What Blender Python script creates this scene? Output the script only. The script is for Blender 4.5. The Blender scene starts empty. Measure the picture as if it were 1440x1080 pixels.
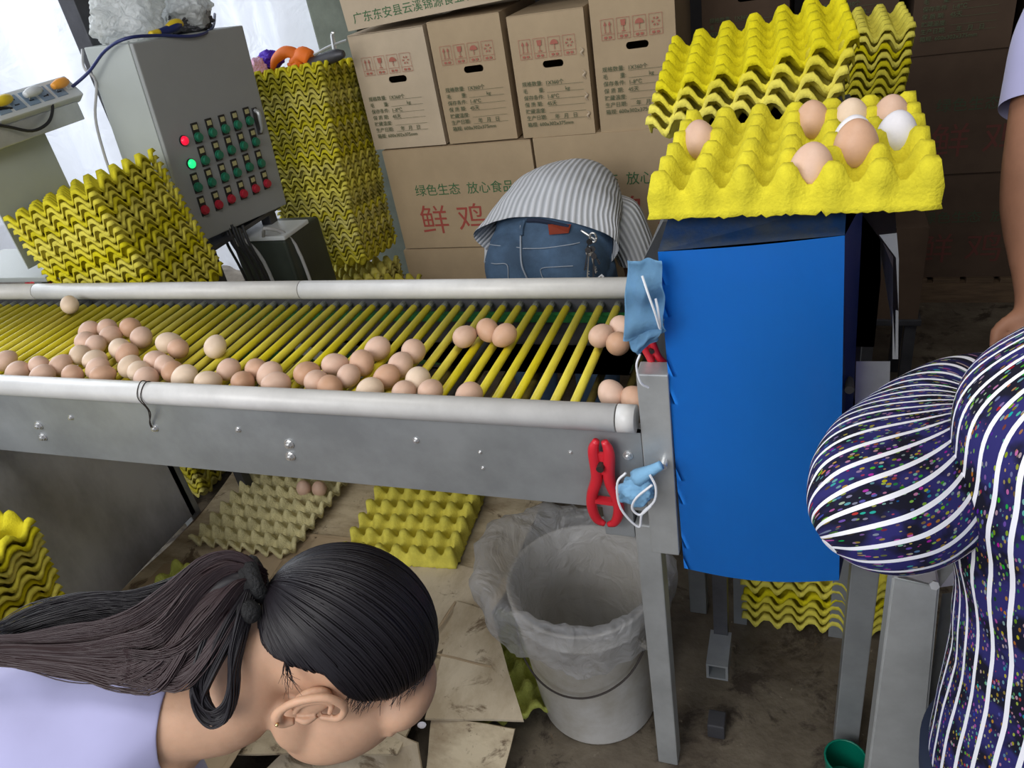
import bpy, bmesh, math, random
import numpy as np
from mathutils import Vector, Matrix, noise
sc = bpy.context.scene
C = sc.collection
random.seed(7)
PI = math.pi
def rad(a): return a*PI/180

# ---------------------------------------------------------------- camera
F_PX = 1080.0; CX = 720.0; CY = 540.0; CAM_H = 1.52
_nad = Vector((330.0, 1760.0, F_PX)).normalized()            # straight down, in camera axes (x right, y down, z ahead)
_hy = CY + (-F_PX*_nad.z - _nad.x*430.0)/_nad.y
_yy = Vector((430.0, _hy-CY, F_PX)).normalized()             # world +Y in camera axes
_xx = _yy.cross(-_nad)
RM = Matrix((_xx, _yy, -_nad))                               # world = RM @ camera
CO = Vector((0, 0, CAM_H))
cam_d = bpy.data.cameras.new('camera'); cam = bpy.data.objects.new('camera', cam_d); C.objects.link(cam)
cam_d.sensor_width = 36; cam_d.lens = 27.0; cam_d.clip_start = 0.02
m3 = Matrix((RM @ Vector((1,0,0)), RM @ Vector((0,-1,0)), RM @ Vector((0,0,-1)))).transposed()
cam.matrix_world = Matrix.Translation(CO) @ m3.to_4x4()
sc.camera = cam
def P(px, py, x=None, y=None, z=None, d=None):
    """photograph pixel -> world point on a plane, or at depth d"""
    r = RM @ Vector(((px-CX)/F_PX, (py-CY)/F_PX, 1))
    if d is not None: t = d
    elif x is not None: t = x/r.x
    elif y is not None: t = y/r.y
    else: t = (z-CAM_H)/r.z
    return CO + t*r
def cdir(x, y, z): return RM @ Vector((x, y, z))

# ---------------------------------------------------------------- light
w = bpy.data.worlds.new('daylight'); sc.world = w; w.use_nodes = True
bg = w.node_tree.nodes['Background']
bg.inputs[0].default_value = (0.80, 0.87, 1.0, 1); bg.inputs[1].default_value = 0.85
def area(name, loc, target, sx, sy, power, col):
    l = bpy.data.lights.new(name, 'AREA'); l.shape = 'RECTANGLE'; l.size = sx; l.size_y = sy; l.energy = power; l.color = col
    o = bpy.data.objects.new(name, l); C.objects.link(o); o.location = loc
    o.rotation_euler = (Vector(target)-Vector(loc)).to_track_quat('-Z', 'Y').to_euler(); return o
area('doorway_daylight', (-1.6, -1.6, 2.6), (-0.5, 1.2, 0.7), 2.4, 1.6, 80, (1.0, 0.98, 0.95))
area('side_doorway_daylight', (-4.3, 2.2, 1.9), (-0.5, 1.6, 0.9), 1.6, 1.6, 48, (0.88, 0.94, 1.0))
area('outside_daylight', (-4.5, 5.2, 2.6), (-4.2, 3.3, 1.5), 4.5, 3.0, 70, (0.92, 0.96, 1.0))
area('roof_light', (0.0, 0.6, 2.85), (-0.1, 1.1, 0.5), 1.2, 0.8, 18, (1.0, 0.98, 0.94))
sc.view_settings.view_transform = 'Standard'; sc.view_settings.look = 'None'
sc.view_settings.exposure = 0.0; sc.view_settings.gamma = 1.0; sc.view_settings.use_curve_mapping = False

# ---------------------------------------------------------------- materials
def mat(name, col, rough=0.6, metal=0.0, var=0.0, vscale=8.0, bump=0.0, bscale=60.0, col2=None, spec=0.5, alpha=1.0, trans=0.0,
        emit=0.0, objvar=0.0, stretch=None, sheen=0.0, sss=0.0, coat=0.0, spots=None):
    m = bpy.data.materials.new(name); m.use_nodes = True
    N = m.node_tree.nodes; L = m.node_tree.links; b = N['Principled BSDF']
    b.inputs['Base Color'].default_value = (*col, 1); b.inputs['Roughness'].default_value = rough
    b.inputs['Metallic'].default_value = metal; b.inputs['Specular IOR Level'].default_value = spec
    b.inputs['Alpha'].default_value = alpha; b.inputs['Transmission Weight'].default_value = trans
    if coat: b.inputs['Coat Weight'].default_value = coat; b.inputs['Coat Roughness'].default_value = 0.2
    if sheen: b.inputs['Sheen Weight'].default_value = sheen
    if sss:
        b.inputs['Subsurface Weight'].default_value = sss; b.inputs['Subsurface Scale'].default_value = 0.01
        b.inputs['Subsurface Radius'].default_value = (1.0, 0.35, 0.2)
    if emit: b.inputs['Emission Color'].default_value = (*col, 1); b.inputs['Emission Strength'].default_value = emit
    tc = N.new('ShaderNodeTexCoord'); src = tc.outputs['Object']
    if stretch:
        mp = N.new('ShaderNodeMapping'); mp.inputs['Scale'].default_value = stretch; L.new(src, mp.inputs[0]); src = mp.outputs[0]
    cur = None
    if var:
        nz = N.new('ShaderNodeTexNoise'); nz.inputs['Scale'].default_value = vscale; nz.inputs['Detail'].default_value = 6
        nz.inputs['Roughness'].default_value = 0.65
        L.new(src, nz.inputs['Vector'])
        rp = N.new('ShaderNodeValToRGB'); c2 = col2 or tuple(c*(1-var) for c in col)
        rp.color_ramp.elements[0].position = 0.36; rp.color_ramp.elements[0].color = (*c2, 1)
        rp.color_ramp.elements[1].position = 0.62; rp.color_ramp.elements[1].color = (*col, 1)
        L.new(nz.outputs['Fac'], rp.inputs[0]); cur = rp.outputs[0]
    if objvar:
        oi = N.new('ShaderNodeObjectInfo'); hs = N.new('ShaderNodeHueSaturation')
        mr = N.new('ShaderNodeMapRange'); mr.inputs['To Min'].default_value = 1-objvar; mr.inputs['To Max'].default_value = 1+objvar*0.5
        L.new(oi.outputs['Random'], mr.inputs['Value']); L.new(mr.outputs[0], hs.inputs['Value'])
        m2 = N.new('ShaderNodeMapRange'); m2.inputs['To Min'].default_value = 1+objvar*0.6; m2.inputs['To Max'].default_value = 1-objvar*0.8
        L.new(oi.outputs['Random'], m2.inputs['Value']); L.new(m2.outputs[0], hs.inputs['Saturation'])
        if cur: L.new(cur, hs.inputs['Color'])
        else: hs.inputs['Color'].default_value = (*col, 1)
        cur = hs.outputs[0]
    if spots:   # own stains: (scale, threshold, colour) patches of dirt
        for sc_, th, cs in spots:
            n3 = N.new('ShaderNodeTexNoise'); n3.inputs['Scale'].default_value = sc_; n3.inputs['Detail'].default_value = 8; n3.inputs['Roughness'].default_value = 0.72
            n3.inputs['Distortion'].default_value = 0.6; L.new(tc.outputs['Object'], n3.inputs['Vector'])
            r3_ = N.new('ShaderNodeValToRGB'); r3_.color_ramp.elements[0].position = th; r3_.color_ramp.elements[0].color = (0,0,0,1); r3_.color_ramp.elements[1].position = th+0.07; r3_.color_ramp.elements[1].color = (1,1,1,1)
            L.new(n3.outputs['Fac'], r3_.inputs[0]); mxs = N.new('ShaderNodeMixRGB'); L.new(r3_.outputs[0], mxs.inputs[0])
            if cur: L.new(cur, mxs.inputs[1])
            else: mxs.inputs[1].default_value = (*col, 1)
            mxs.inputs[2].default_value = (*cs, 1); cur = mxs.outputs[0]
    if cur: L.new(cur, b.inputs['Base Color'])
    if bump:
        n2 = N.new('ShaderNodeTexNoise'); n2.inputs['Scale'].default_value = bscale; n2.inputs['Detail'].default_value = 5
        L.new(src, n2.inputs['Vector'])
        bp = N.new('ShaderNodeBump'); bp.inputs['Strength'].default_value = bump; bp.inputs['Distance'].default_value = 0.01
        L.new(n2.outputs['Fac'], bp.inputs['Height']); L.new(bp.outputs[0], b.inputs['Normal'])
    return m
M = {}
M['pulp'] = mat('yellow_pulp', (0.75,0.66,0.055), 0.9, var=0.22, vscale=25, bump=0.25, bscale=260, objvar=0.12, spec=0.15)
M['pulp_old'] = mat('olive_pulp', (0.66,0.58,0.09), 0.9, var=0.35, vscale=18, bump=0.5, bscale=220, objvar=0.2, spec=0.15)
M['pulp_beige'] = mat('beige_pulp', (0.68,0.61,0.33), 0.92, var=0.3, vscale=20, bump=0.5, bscale=220, spec=0.15)
M['pulp_green'] = mat('lime_pulp', (0.55,0.58,0.13), 0.92, var=0.3, vscale=20, bump=0.5, bscale=220, spec=0.15)
def eggmat(n, c): return mat(n, c, 0.48, var=0.10, vscale=30, bump=0.05, bscale=500, spec=0.4, objvar=0.08, sss=0.0)
M['egg'] = eggmat('egg_shell_pinkish', (0.70,0.47,0.35))
M['egg_b'] = eggmat('egg_shell_brown', (0.62,0.37,0.24))
M['egg_w'] = eggmat('egg_shell_white', (0.78,0.76,0.80))
M['egg_c'] = eggmat('egg_shell_cream', (0.78,0.60,0.44))
M['roller'] = mat('yellow_roller_plastic', (0.82,0.69,0.035), 0.45, var=0.3, vscale=25, bump=0.1, bscale=80, stretch=(1,0.25,1), objvar=0.06)
M['roller_dark'] = mat('dark_roller_plastic', (0.25,0.19,0.04), 0.6, var=0.5, vscale=20)  # mottled brown-yellow, darker than the upper rollers
M['rod_end'] = mat('dull_grey_rod', (0.20,0.21,0.18), 0.5, 0.3)
M['pvc'] = mat('white_pvc', (0.66,0.65,0.63), 0.38, var=0.12, vscale=14, bump=0.03, bscale=30)
M['steel'] = mat('galvanised_steel', (0.36,0.38,0.39), 0.40, 0.4, var=0.22, vscale=7, bump=0.03, bscale=40)
M['steel_light'] = mat('light_galvanised_steel', (0.56,0.58,0.58), 0.42, 0.55, var=0.2, vscale=9, bump=0.04, bscale=60)
M['steel_sheet'] = mat('brushed_steel_sheet', (0.55,0.55,0.58), 0.5, 0.1, var=0.6, vscale=3.0, bump=0.05, bscale=30, stretch=(1,1,0.5))
M['steel_dark'] = mat('dark_steel', (0.09,0.09,0.10), 0.5, 0.5, var=0.3, vscale=10)
M['bolt'] = mat('bright_zinc_bolt', (0.75,0.75,0.75), 0.3, 0.8)
M['black'] = mat('black_rubber', (0.012,0.012,0.014), 0.55)
M['black_gap'] = mat('dark_housing_inside', (0.02,0.017,0.02), 0.7)
M['green_bar'] = mat('green_painted_guide', (0.015,0.13,0.03), 0.5, var=0.3)
M['blue'] = mat('blue_painted_sheet', (0.016,0.24,0.85), 0.28, 0.0, var=0.06, vscale=3, bump=0.015, bscale=12, spec=0.55)
M['blue_dirty'] = mat('grimy_dark_blue_sheet', (0.012,0.055,0.17), 0.55, var=0.6, vscale=30, col2=(0.06,0.08,0.11), bump=0.1, bscale=90)
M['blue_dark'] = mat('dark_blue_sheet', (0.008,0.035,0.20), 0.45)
M['grey_hood'] = mat('grey_hood_sheet', (0.34,0.35,0.36), 0.5, 0.3, var=0.2, vscale=8)
M['cabinet'] = mat('grey_powder_coat', (0.30,0.31,0.305), 0.55, var=0.05, vscale=6)
M['cabinet_side'] = mat('pale_grey_powder_coat', (0.40,0.43,0.41), 0.5, var=0.05, vscale=6)
M['btn_green'] = mat('green_button_cap', (0.015,0.16,0.09), 0.3)
M['btn_red'] = mat('red_button_cap', (0.42,0.02,0.04), 0.3)
M['btn_plate'] = mat('black_button_plate', (0.012,0.012,0.012), 0.45)
M['btn_label'] = mat('pale_legend_label', (0.45,0.42,0.20), 0.6)
M['lamp_red'] = mat('lit_red_lamp', (0.9,0.01,0.05), 0.3, emit=0.7)
M['lamp_green'] = mat('lit_green_lamp', (0.02,0.9,0.25), 0.3, emit=1.0)
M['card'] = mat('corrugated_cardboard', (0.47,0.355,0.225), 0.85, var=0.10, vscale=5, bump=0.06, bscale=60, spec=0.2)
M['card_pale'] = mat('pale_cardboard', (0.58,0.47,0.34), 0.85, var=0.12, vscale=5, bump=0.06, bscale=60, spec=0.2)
M['card_dark'] = mat('brown_shaded_cardboard', (0.095,0.062,0.042), 0.9, var=0.2, vscale=5, spec=0.2)  # brown card; the dimness of the back right is put into its colour
M['ink_green'] = mat('green_ink', (0.05,0.15,0.06), 0.8)
M['ink_dark'] = mat('dark_green_ink', (0.09,0.12,0.06), 0.8)
M['ink_red'] = mat('red_ink', (0.38,0.075,0.055), 0.8)
M['ink_shaded_green'] = mat('shaded_green_ink', (0.05,0.07,0.035), 0.85)  # print inks darkened along with the shaded back-right cartons
M['ink_shaded_red'] = mat('shaded_red_ink', (0.13,0.038,0.028), 0.85)
M['ink_brown'] = mat('faint_red_ink', (0.40,0.13,0.09), 0.8)
M['board'] = mat('stained_flattened_carton', (0.60,0.50,0.34), 0.8, var=0.55, vscale=7, col2=(0.33,0.25,0.155), bump=0.15, bscale=30, stretch=(1,2.2,1), spec=0.25, spots=[(11, 0.565, (0.17,0.12,0.075)), (60, 0.63, (0.07,0.05,0.03))])
M['board2'] = mat('worn_flattened_carton', (0.66,0.56,0.41), 0.8, var=0.5, vscale=5, col2=(0.44,0.35,0.23), bump=0.15, bscale=25, stretch=(2.0,1,1), spec=0.25, spots=[(9, 0.575, (0.22,0.16,0.10)), (55, 0.64, (0.08,0.055,0.03))])
M['floor'] = mat('grimy_concrete', (0.17,0.14,0.10), 0.7, var=0.7, vscale=3.5, col2=(0.07,0.052,0.035), bump=0.4, bscale=40, spots=[(6, 0.53, (0.045,0.032,0.022)), (38, 0.64, (0.36,0.30,0.22)), (22, 0.67, (0.30,0.14,0.03))])
M['wall'] = mat('dark_plaster', (0.05,0.042,0.04), 0.9, var=0.3, vscale=3)
M['ceil'] = mat('shed_roof', (0.10,0.10,0.10), 0.9)
M['pillar'] = mat('greenish_concrete_pillar', (0.20,0.225,0.18), 0.85, var=0.3, vscale=6, bump=0.1)
M['bucket'] = mat('white_bucket_plastic', (0.74,0.72,0.68), 0.45, var=0.25, vscale=6, col2=(0.50,0.46,0.38), bump=0.05, bscale=30, spots=[(70, 0.66, (0.10,0.08,0.06))])
M['wire'] = mat('rusty_wire', (0.05,0.04,0.035), 0.5, 0.5)
M['red_plastic'] = mat('red_plastic', (0.62,0.02,0.035), 0.35)
M['mask'] = mat('blue_mask_fabric', (0.22,0.45,0.68), 0.85, var=0.15, vscale=20, bump=0.1, bscale=200)
M['mask_white'] = mat('white_elastic', (0.78,0.79,0.82), 0.8)
M['skin'] = mat('skin', (0.60,0.36,0.235), 0.5, var=0.14, vscale=14, bump=0.04, bscale=180, sss=0.15, spec=0.35)
M['skin_dark'] = mat('tanned_skin', (0.34,0.165,0.10), 0.55, var=0.14, vscale=14, bump=0.05, bscale=120, spec=0.3)
M['hair'] = mat('black_hair', (0.010,0.008,0.011), 0.42, spec=0.32)
M['hair_brown'] = mat('brown_black_hair', (0.040,0.024,0.026), 0.42, spec=0.35)
M['hair_tie'] = mat('black_hair_tie', (0.008,0.008,0.009), 0.8, bump=0.6, bscale=200)
M['lavender'] = mat('lavender_cotton', (0.40,0.395,0.63), 0.85, var=0.06, vscale=6, bump=0.08, bscale=14, sheen=0.2)
M['denim'] = mat('blue_denim', (0.075,0.14,0.24), 0.85, var=0.45, vscale=7, bump=0.15, bscale=260)
M['denim_dark'] = mat('dark_denim_band', (0.012,0.02,0.045), 0.9)
M['thread'] = mat('pale_thread', (0.30,0.34,0.40), 0.8)
M['leather'] = mat('red_brown_patch', (0.42,0.07,0.03), 0.7)
M['gold'] = mat('gold_stud', (0.8,0.6,0.3), 0.25, 1.0)
M['orange'] = mat('orange_cloth', (0.95,0.20,0.015), 0.6, bump=0.2, bscale=25)
M['purple'] = mat('violet_cloth', (0.09,0.02,0.50), 0.7, bump=0.2, bscale=25)
M['pink'] = mat('pink_tissue', (0.85,0.50,0.66), 0.8, bump=0.3, bscale=40)
M['yellow_plastic'] = mat('yellow_plug_plastic', (0.75,0.55,0.03), 0.4)
M['orange_plastic'] = mat('orange_plug_plastic', (0.85,0.36,0.05), 0.4)
M['navy_plastic'] = mat('navy_cable', (0.02,0.03,0.13), 0.4)
M['white_plastic'] = mat('white_socket_plastic', (0.62,0.65,0.66), 0.4)
M['slate_plastic'] = mat('blue_grey_socket_face', (0.22,0.30,0.40), 0.4)
M['grey_cable'] = mat('grey_cable', (0.42,0.42,0.42), 0.5)
M['green_plastic'] = mat('green_plastic', (0.0,0.16,0.10), 0.35)
M['machine_green'] = mat('dark_green_machine_paint', (0.035,0.045,0.035), 0.5, var=0.3)
M['wood'] = mat('rough_pallet_wood', (0.16,0.10,0.055), 0.85, var=0.4, vscale=8, stretch=(1,6,6))
def bagmat(name, col, a, rough=0.22, bs=22):
    m = bpy.data.materials.new(name); m.use_nodes = True
    N = m.node_tree.nodes; L = m.node_tree.links; out = N['Material Output']; b = N['Principled BSDF']
    b.inputs['Base Color'].default_value = (*col, 1); b.inputs['Roughness'].default_value = rough
    b.inputs['Specular IOR Level'].default_value = 0.8
    tr = N.new('ShaderNodeBsdfTransparent'); tl = N.new('ShaderNodeBsdfTranslucent'); tl.inputs[0].default_value = (*col, 1)
    mx = N.new('ShaderNodeMixShader'); mx.inputs[0].default_value = 0.45; L.new(b.outputs[0], mx.inputs[1]); L.new(tl.outputs[0], mx.inputs[2])
    m2 = N.new('ShaderNodeMixShader'); m2.inputs[0].default_value = a; L.new(tr.outputs[0], m2.inputs[1]); L.new(mx.outputs[0], m2.inputs[2])
    nz = N.new('ShaderNodeTexNoise'); nz.inputs['Scale'].default_value = bs; nz.inputs['Detail'].default_value = 4
    nz.inputs['Distortion'].default_value = 1.5
    tc = N.new('ShaderNodeTexCoord'); L.new(tc.outputs['Object'], nz.inputs['Vector'])
    bp = N.new('ShaderNodeBump'); bp.inputs['Strength'].default_value = 1.0; bp.inputs['Distance'].default_value = 0.02
    L.new(nz.outputs['Fac'], bp.inputs['Height']); L.new(bp.outputs[0], b.inputs['Normal']); L.new(m2.outputs[0], out.inputs[0])
    return m
M['bag'] = bagmat('clear_plastic_film', (0.62,0.62,0.63), 0.50, 0.16, 16)
M['bag_white'] = bagmat('milky_plastic_bag', (0.80,0.82,0.80), 0.8, bs=30)
M['curtain'] = bagmat('frosted_plastic_curtain', (0.93,0.95,1.0), 0.85, 0.35, 5)
def uvmat(name, fn, rough=0.85):
    m = bpy.data.materials.new(name); m.use_nodes = True
    N = m.node_tree.nodes; L = m.node_tree.links; b = N['Principled BSDF']; b.inputs['Roughness'].default_value = rough
    b.inputs['Specular IOR Level'].default_value = 0.2
    uv = N.new('ShaderNodeUVMap'); uv.uv_map = 'cloth'; sep = N.new('ShaderNodeSeparateXYZ'); L.new(uv.outputs[0], sep.inputs[0])
    fn(N, L, b, uv.outputs[0], sep); return m
def mnode(N, L, op, a, bv=None):
    n = N.new('ShaderNodeMath'); n.operation = op
    for i, v in enumerate((a, bv)):
        if v is None: continue
        if isinstance(v, (int, float)): n.inputs[i].default_value = v
        else: L.new(v, n.inputs[i])
    return n.outputs[0]
def stripes(N, L, b, uv, sep):
    # white pinstripes on a flowered navy ground, one stripe per unit of u
    f = mnode(N, L, 'FRACT', sep.outputs[0]); s = mnode(N, L, 'LESS_THAN', f, 0.23)
    tc = N.new('ShaderNodeTexCoord'); mp = N.new('ShaderNodeMapping'); L.new(uv, mp.inputs[0]); mp.inputs['Scale'].default_value = (5.5, 2.8, 1); mp.inputs['Rotation'].default_value = (0,0,0.5)
    v = N.new('ShaderNodeTexVoronoi'); v.inputs['Scale'].default_value = 1.0; L.new(mp.outputs[0], v.inputs['Vector'])
    fl = mnode(N, L, 'LESS_THAN', v.outputs['Distance'], 0.33)
    nz = N.new('ShaderNodeTexNoise'); nz.inputs['Scale'].default_value = 0.5; nz.inputs['Detail'].default_value = 3; L.new(uv, nz.inputs['Vector'])
    base = N.new('ShaderNodeValToRGB'); e = base.color_ramp.elements; e[0].position = 0.42; e[0].color = (0.006,0.006,0.016,1); e[1].position = 0.55; e[1].color = (0.022,0.020,0.12,1)
    L.new(nz.outputs['Fac'], base.inputs[0])
    hue = N.new('ShaderNodeMixRGB'); hue.blend_type = 'MULTIPLY'; hue.inputs[0].default_value = 1; L.new(v.outputs['Color'], hue.inputs[1]); hue.inputs[2].default_value = (0.38,0.35,0.28,1)
    mx = N.new('ShaderNodeMixRGB'); L.new(fl, mx.inputs[0]); L.new(base.outputs[0], mx.inputs[1]); L.new(hue.outputs[0], mx.inputs[2])
    m2 = N.new('ShaderNodeMixRGB'); L.new(s, m2.inputs[0]); L.new(mx.outputs[0], m2.inputs[1]); m2.inputs[2].default_value = (0.80,0.80,0.86,1)
    L.new(m2.outputs[0], b.inputs['Base Color'])
M['stripe'] = uvmat('navy_flowered_pinstripe_cloth', stripes)
def ribs(N, L, b, uv, sep):
    f = mnode(N, L, 'SINE', mnode(N, L, 'MULTIPLY', sep.outputs[0], 2*PI))
    rp = N.new('ShaderNodeValToRGB'); e = rp.color_ramp.elements; e[0].position = 0.0; e[0].color = (0.42,0.44,0.47,1); e[1].position = 0.8; e[1].color = (0.72,0.74,0.78,1)
    L.new(mnode(N, L, 'MULTIPLY', mnode(N, L, 'ADD', f, 1.0), 0.5), rp.inputs[0]); L.new(rp.outputs[0], b.inputs['Base Color'])
    bp = N.new('ShaderNodeBump'); bp.inputs['Strength'].default_value = 0.5; bp.inputs['Distance'].default_value = 0.004
    L.new(f, bp.inputs['Height']); L.new(bp.outputs[0], b.inputs['Normal'])
M['ribbed'] = uvmat('pale_grey_ribbed_cloth', ribs)

# ---------------------------------------------------------------- helpers
def obj(name, bm, m=None, parent=None, smooth=False, loc=None):
    me = bm if isinstance(bm, bpy.types.Mesh) else bpy.data.meshes.new(name)
    if not isinstance(bm, bpy.types.Mesh): bm.to_mesh(me); bm.free()
    if m is not None and not me.materials: me.materials.append(m if not isinstance(m, str) else M[m])
    if smooth: me.polygons.foreach_set('use_smooth', [True]*len(me.polygons))
    o = bpy.data.objects.new(name, me); C.objects.link(o)
    if parent is not None: o.parent = parent
    if loc is not None: o.location = loc
    return o
def tag(o, label, cat, group=None, kind=None):
    o['label'] = label; o['category'] = cat
    if group: o['group'] = group
    if kind: o['kind'] = kind
    return o
def thing(name, label, cat, loc=(0,0,0), rot=(0,0,0), group=None):
    o = bpy.data.objects.new(name, None); C.objects.link(o); o.empty_display_size = 0.02
    o.location = loc; o.rotation_euler = rot
    return tag(o, label, cat, group)
def struct(name, bm, m, parent=None):
    o = obj(name, bm, m, parent)
    if parent is None: o['kind'] = 'structure'
    return o
def box(bm, x0, x1, y0, y1, z0, z1, bev=0.0):
    g = bmesh.ops.create_cube(bm, size=1.0)['verts']
    for v in g: v.co = Vector(((x0+x1)/2+v.co.x*(x1-x0), (y0+y1)/2+v.co.y*(y1-y0), (z0+z1)/2+v.co.z*(z1-z0)))
    if bev:
        es = list({e for v in g for e in v.link_edges})
        bmesh.ops.bevel(bm, geom=es, offset=bev, segments=2, affect='EDGES', profile=0.6)
    return bm
def B(*a, **k): return box(bmesh.new(), *a, **k)
def cyl(bm, p0, p1, r0, r1=None, n=16, caps=True):
    p0 = Vector(p0); p1 = Vector(p1); r1 = r0 if r1 is None else r1
    ax = (p1-p0).normalized(); a = ax.orthogonal().normalized(); b = ax.cross(a)
    ra = []; rb = []
    for i in range(n):
        t = 2*PI*i/n; d = a*math.cos(t)+b*math.sin(t)
        ra.append(bm.verts.new(p0+d*r0)); rb.append(bm.verts.new(p1+d*r1))
    for i in range(n): bm.faces.new((ra[i], ra[(i+1)%n], rb[(i+1)%n], rb[i]))
    if caps: bm.faces.new(ra[::-1]); bm.faces.new(rb)
    return bm
def catmull(pts, n=6):
    pts = [np.array(p, float) for p in pts]; out = []
    q = [2*pts[0]-pts[1]]+pts+[2*pts[-1]-pts[-2]]
    for i in range(1, len(q)-2):
        for k in range(n):
            t = k/n; a, b, c, d = q[i-1], q[i], q[i+1], q[i+2]
            out.append(0.5*((2*b)+(c-a)*t+(2*a-5*b+4*c-d)*t*t+(3*b-a-3*c+d)*t**3))
    out.append(pts[-1]); return out
def tube(bm, pts, r, n=8, sub=5, smooth=True):
    """tube along points; r is a number or one radius per point"""
    rr = r if isinstance(r, (list, tuple)) else [r]*len(pts)
    q = catmull([(*p, s) for p, s in zip(pts, rr)], sub) if smooth else [np.array((*p, s)) for p, s in zip(pts, rr)]
    c = [Vector(p[:3]) for p in q]; prev = None; rings = []
    for i, p in enumerate(c):
        t = (c[min(i+1, len(c)-1)]-c[max(i-1, 0)]).normalized()
        a = t.orthogonal().normalized() if prev is None else (prev-t*prev.dot(t)).normalized()
        prev = a; b = t.cross(a); s = max(q[i][3], 1e-4)
        rings.append([bm.verts.new(p+(a*math.cos(2*PI*k/n)+b*math.sin(2*PI*k/n))*s) for k in range(n)])
    for x, y in zip(rings[:-1], rings[1:]):
        for k in range(n): bm.faces.new((x[k], x[(k+1)%n], y[(k+1)%n], y[k]))
    bm.faces.new(rings[0][::-1]); bm.faces.new(rings[-1]); return bm
def ellipsoid(bm, c, axes, seg=24, rings=14):
    """axes: three half-axis vectors"""
    g = bmesh.ops.create_uvsphere(bm, u_segments=seg, v_segments=rings, radius=1.0)['verts']
    A = Matrix([Vector(a) for a in axes]).transposed(); c = Vector(c)
    for v in g: v.co = c+A @ v.co
    if A.determinant() < 0: bmesh.ops.reverse_faces(bm, faces=list({f for v in g for f in v.link_faces}))
    return bm
def loft(name, rings, m, parent=None, sub=5, seg=64, disp=None, cap=(True, True), us=1.0, vs=1.0, twist=0.0, uvf=None):
    """rings: (centre, a, b) ellipse half-axis vectors; smooth cloth/limb surface with a 'cloth' uv"""
    q = catmull([(*c, *a, *b) for c, a, b in rings], sub)
    bm = bmesh.new(); R = []; L = [0.0]
    for i, r in enumerate(q):
        if i: L.append(L[-1]+float(np.linalg.norm(r[:3]-q[i-1][:3])))
        c, a, b = Vector(r[:3]), Vector(r[3:6]), Vector(r[6:9]); row = []
        for k in range(seg):
            t = 2*PI*k/seg; d = a*math.cos(t)+b*math.sin(t); s = 1.0
            if disp: s += disp(t, i/(len(q)-1), c+d)
            row.append(bm.verts.new(c+d*s))
        R.append(row)
    uvl = bm.loops.layers.uv.new('cloth')
    for i in range(len(R)-1):
        for k in range(seg):
            f = bm.faces.new((R[i][k], R[i][(k+1)%seg], R[i+1][(k+1)%seg], R[i+1][k]))
            for lp, (uu, ii) in zip(f.loops, ((k, i), (k+1, i), (k+1, i+1), (k, i+1))):
                lp[uvl].uv = uvf(lp.vert.co) if uvf else (uu/seg*us+twist*L[ii], L[ii]*vs)
    if cap[0]: bm.faces.new(R[0][::-1])
    if cap[1]: bm.faces.new(R[-1])
    bmesh.ops.recalc_face_normals(bm, faces=bm.faces)
    return obj(name, bm, m, parent, smooth=True)
def remeshed(name, bm, m, parent, voxel=0.006, smooth=6):
    """one continuous body out of overlapping limbs"""
    tmp = obj('tmp', bm, None); md = tmp.modifiers.new('r', 'REMESH'); md.mode = 'VOXEL'; md.voxel_size = voxel
    s = tmp.modifiers.new('s', 'SMOOTH'); s.factor = 0.5; s.iterations = smooth
    me = bpy.data.meshes.new_from_object(tmp.evaluated_get(bpy.context.evaluated_depsgraph_get()))
    bpy.data.objects.remove(tmp); me.materials.clear()
    o = obj(name, me, m, parent, smooth=True); return o
def nz3(p, s=1.0): return noise.noise(Vector(p)*s)
def clone(o, parent=None, **kw):
    c = o.copy(); C.objects.link(c); c.parent = parent
    for ch in o.children: clone(ch, c)
    for k, v in kw.items(): c[k] = v
    return c
def text_mesh(s, size, align='LEFT', bold=0.0, depth=0.0003):
    cu = bpy.data.curves.new('t', 'FONT'); cu.body = s; cu.size = size; cu.extrude = depth; cu.offset = bold*size; cu.align_x = align
    cu.resolution_u = 2
    o = bpy.data.objects.new('t', cu); C.objects.link(o)
    me = bpy.data.meshes.new_from_object(o.evaluated_get(bpy.context.evaluated_depsgraph_get())); bpy.data.objects.remove(o); return me
# ---------------------------------------------------------------- the setting
struct('floor', B(-7, 4, -3, 4.4, -0.06, 0.0), 'floor')
struct('ceiling', B(-2.3, 4, -1.2, 4.4, 3.05, 3.12), 'ceil')
struct('wall_back', B(-2.0, 4, 3.75, 3.85, 0, 3.05), 'wall')
struct('wall_right', B(2.4, 2.5, -1.2, 3.75, 0, 3.05), 'wall')
xp = P(440, 40, y=3.3).x
struct('trim_1', B(xp, xp+0.22, 3.30, 3.62, 0, 3.05, bev=0.01), 'pillar')
# frosted plastic curtain that closes the bright doorway on the left
bm = bmesh.new(); nx, nzv = 170, 24; rows = []
for j in range(nzv+1):
    z = 0.02+3.0*j/nzv; row = []
    for i in range(nx+1):
        x = -7.0+(xp+0.03+7.0)*i/nx
        y = 3.40+0.035*math.sin(x*9+0.6*math.sin(z*2))+0.02*math.sin(x*23+z)+0.06*nz3((x*1.4, z*0.8, 0))+0.03*nz3((x*4, z*3, 5))
        row.append(bm.verts.new((x, y, z)))
    rows.append(row)
for j in range(nzv):
    for i in range(nx): bm.faces.new((rows[j][i], rows[j][i+1], rows[j+1][i+1], rows[j+1][i]))
o = obj('plastic_curtain', bm, 'curtain', smooth=True)
tag(o, 'frosted white plastic curtain hanging over the bright opening behind the control cabinet', 'curtain')
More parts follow.
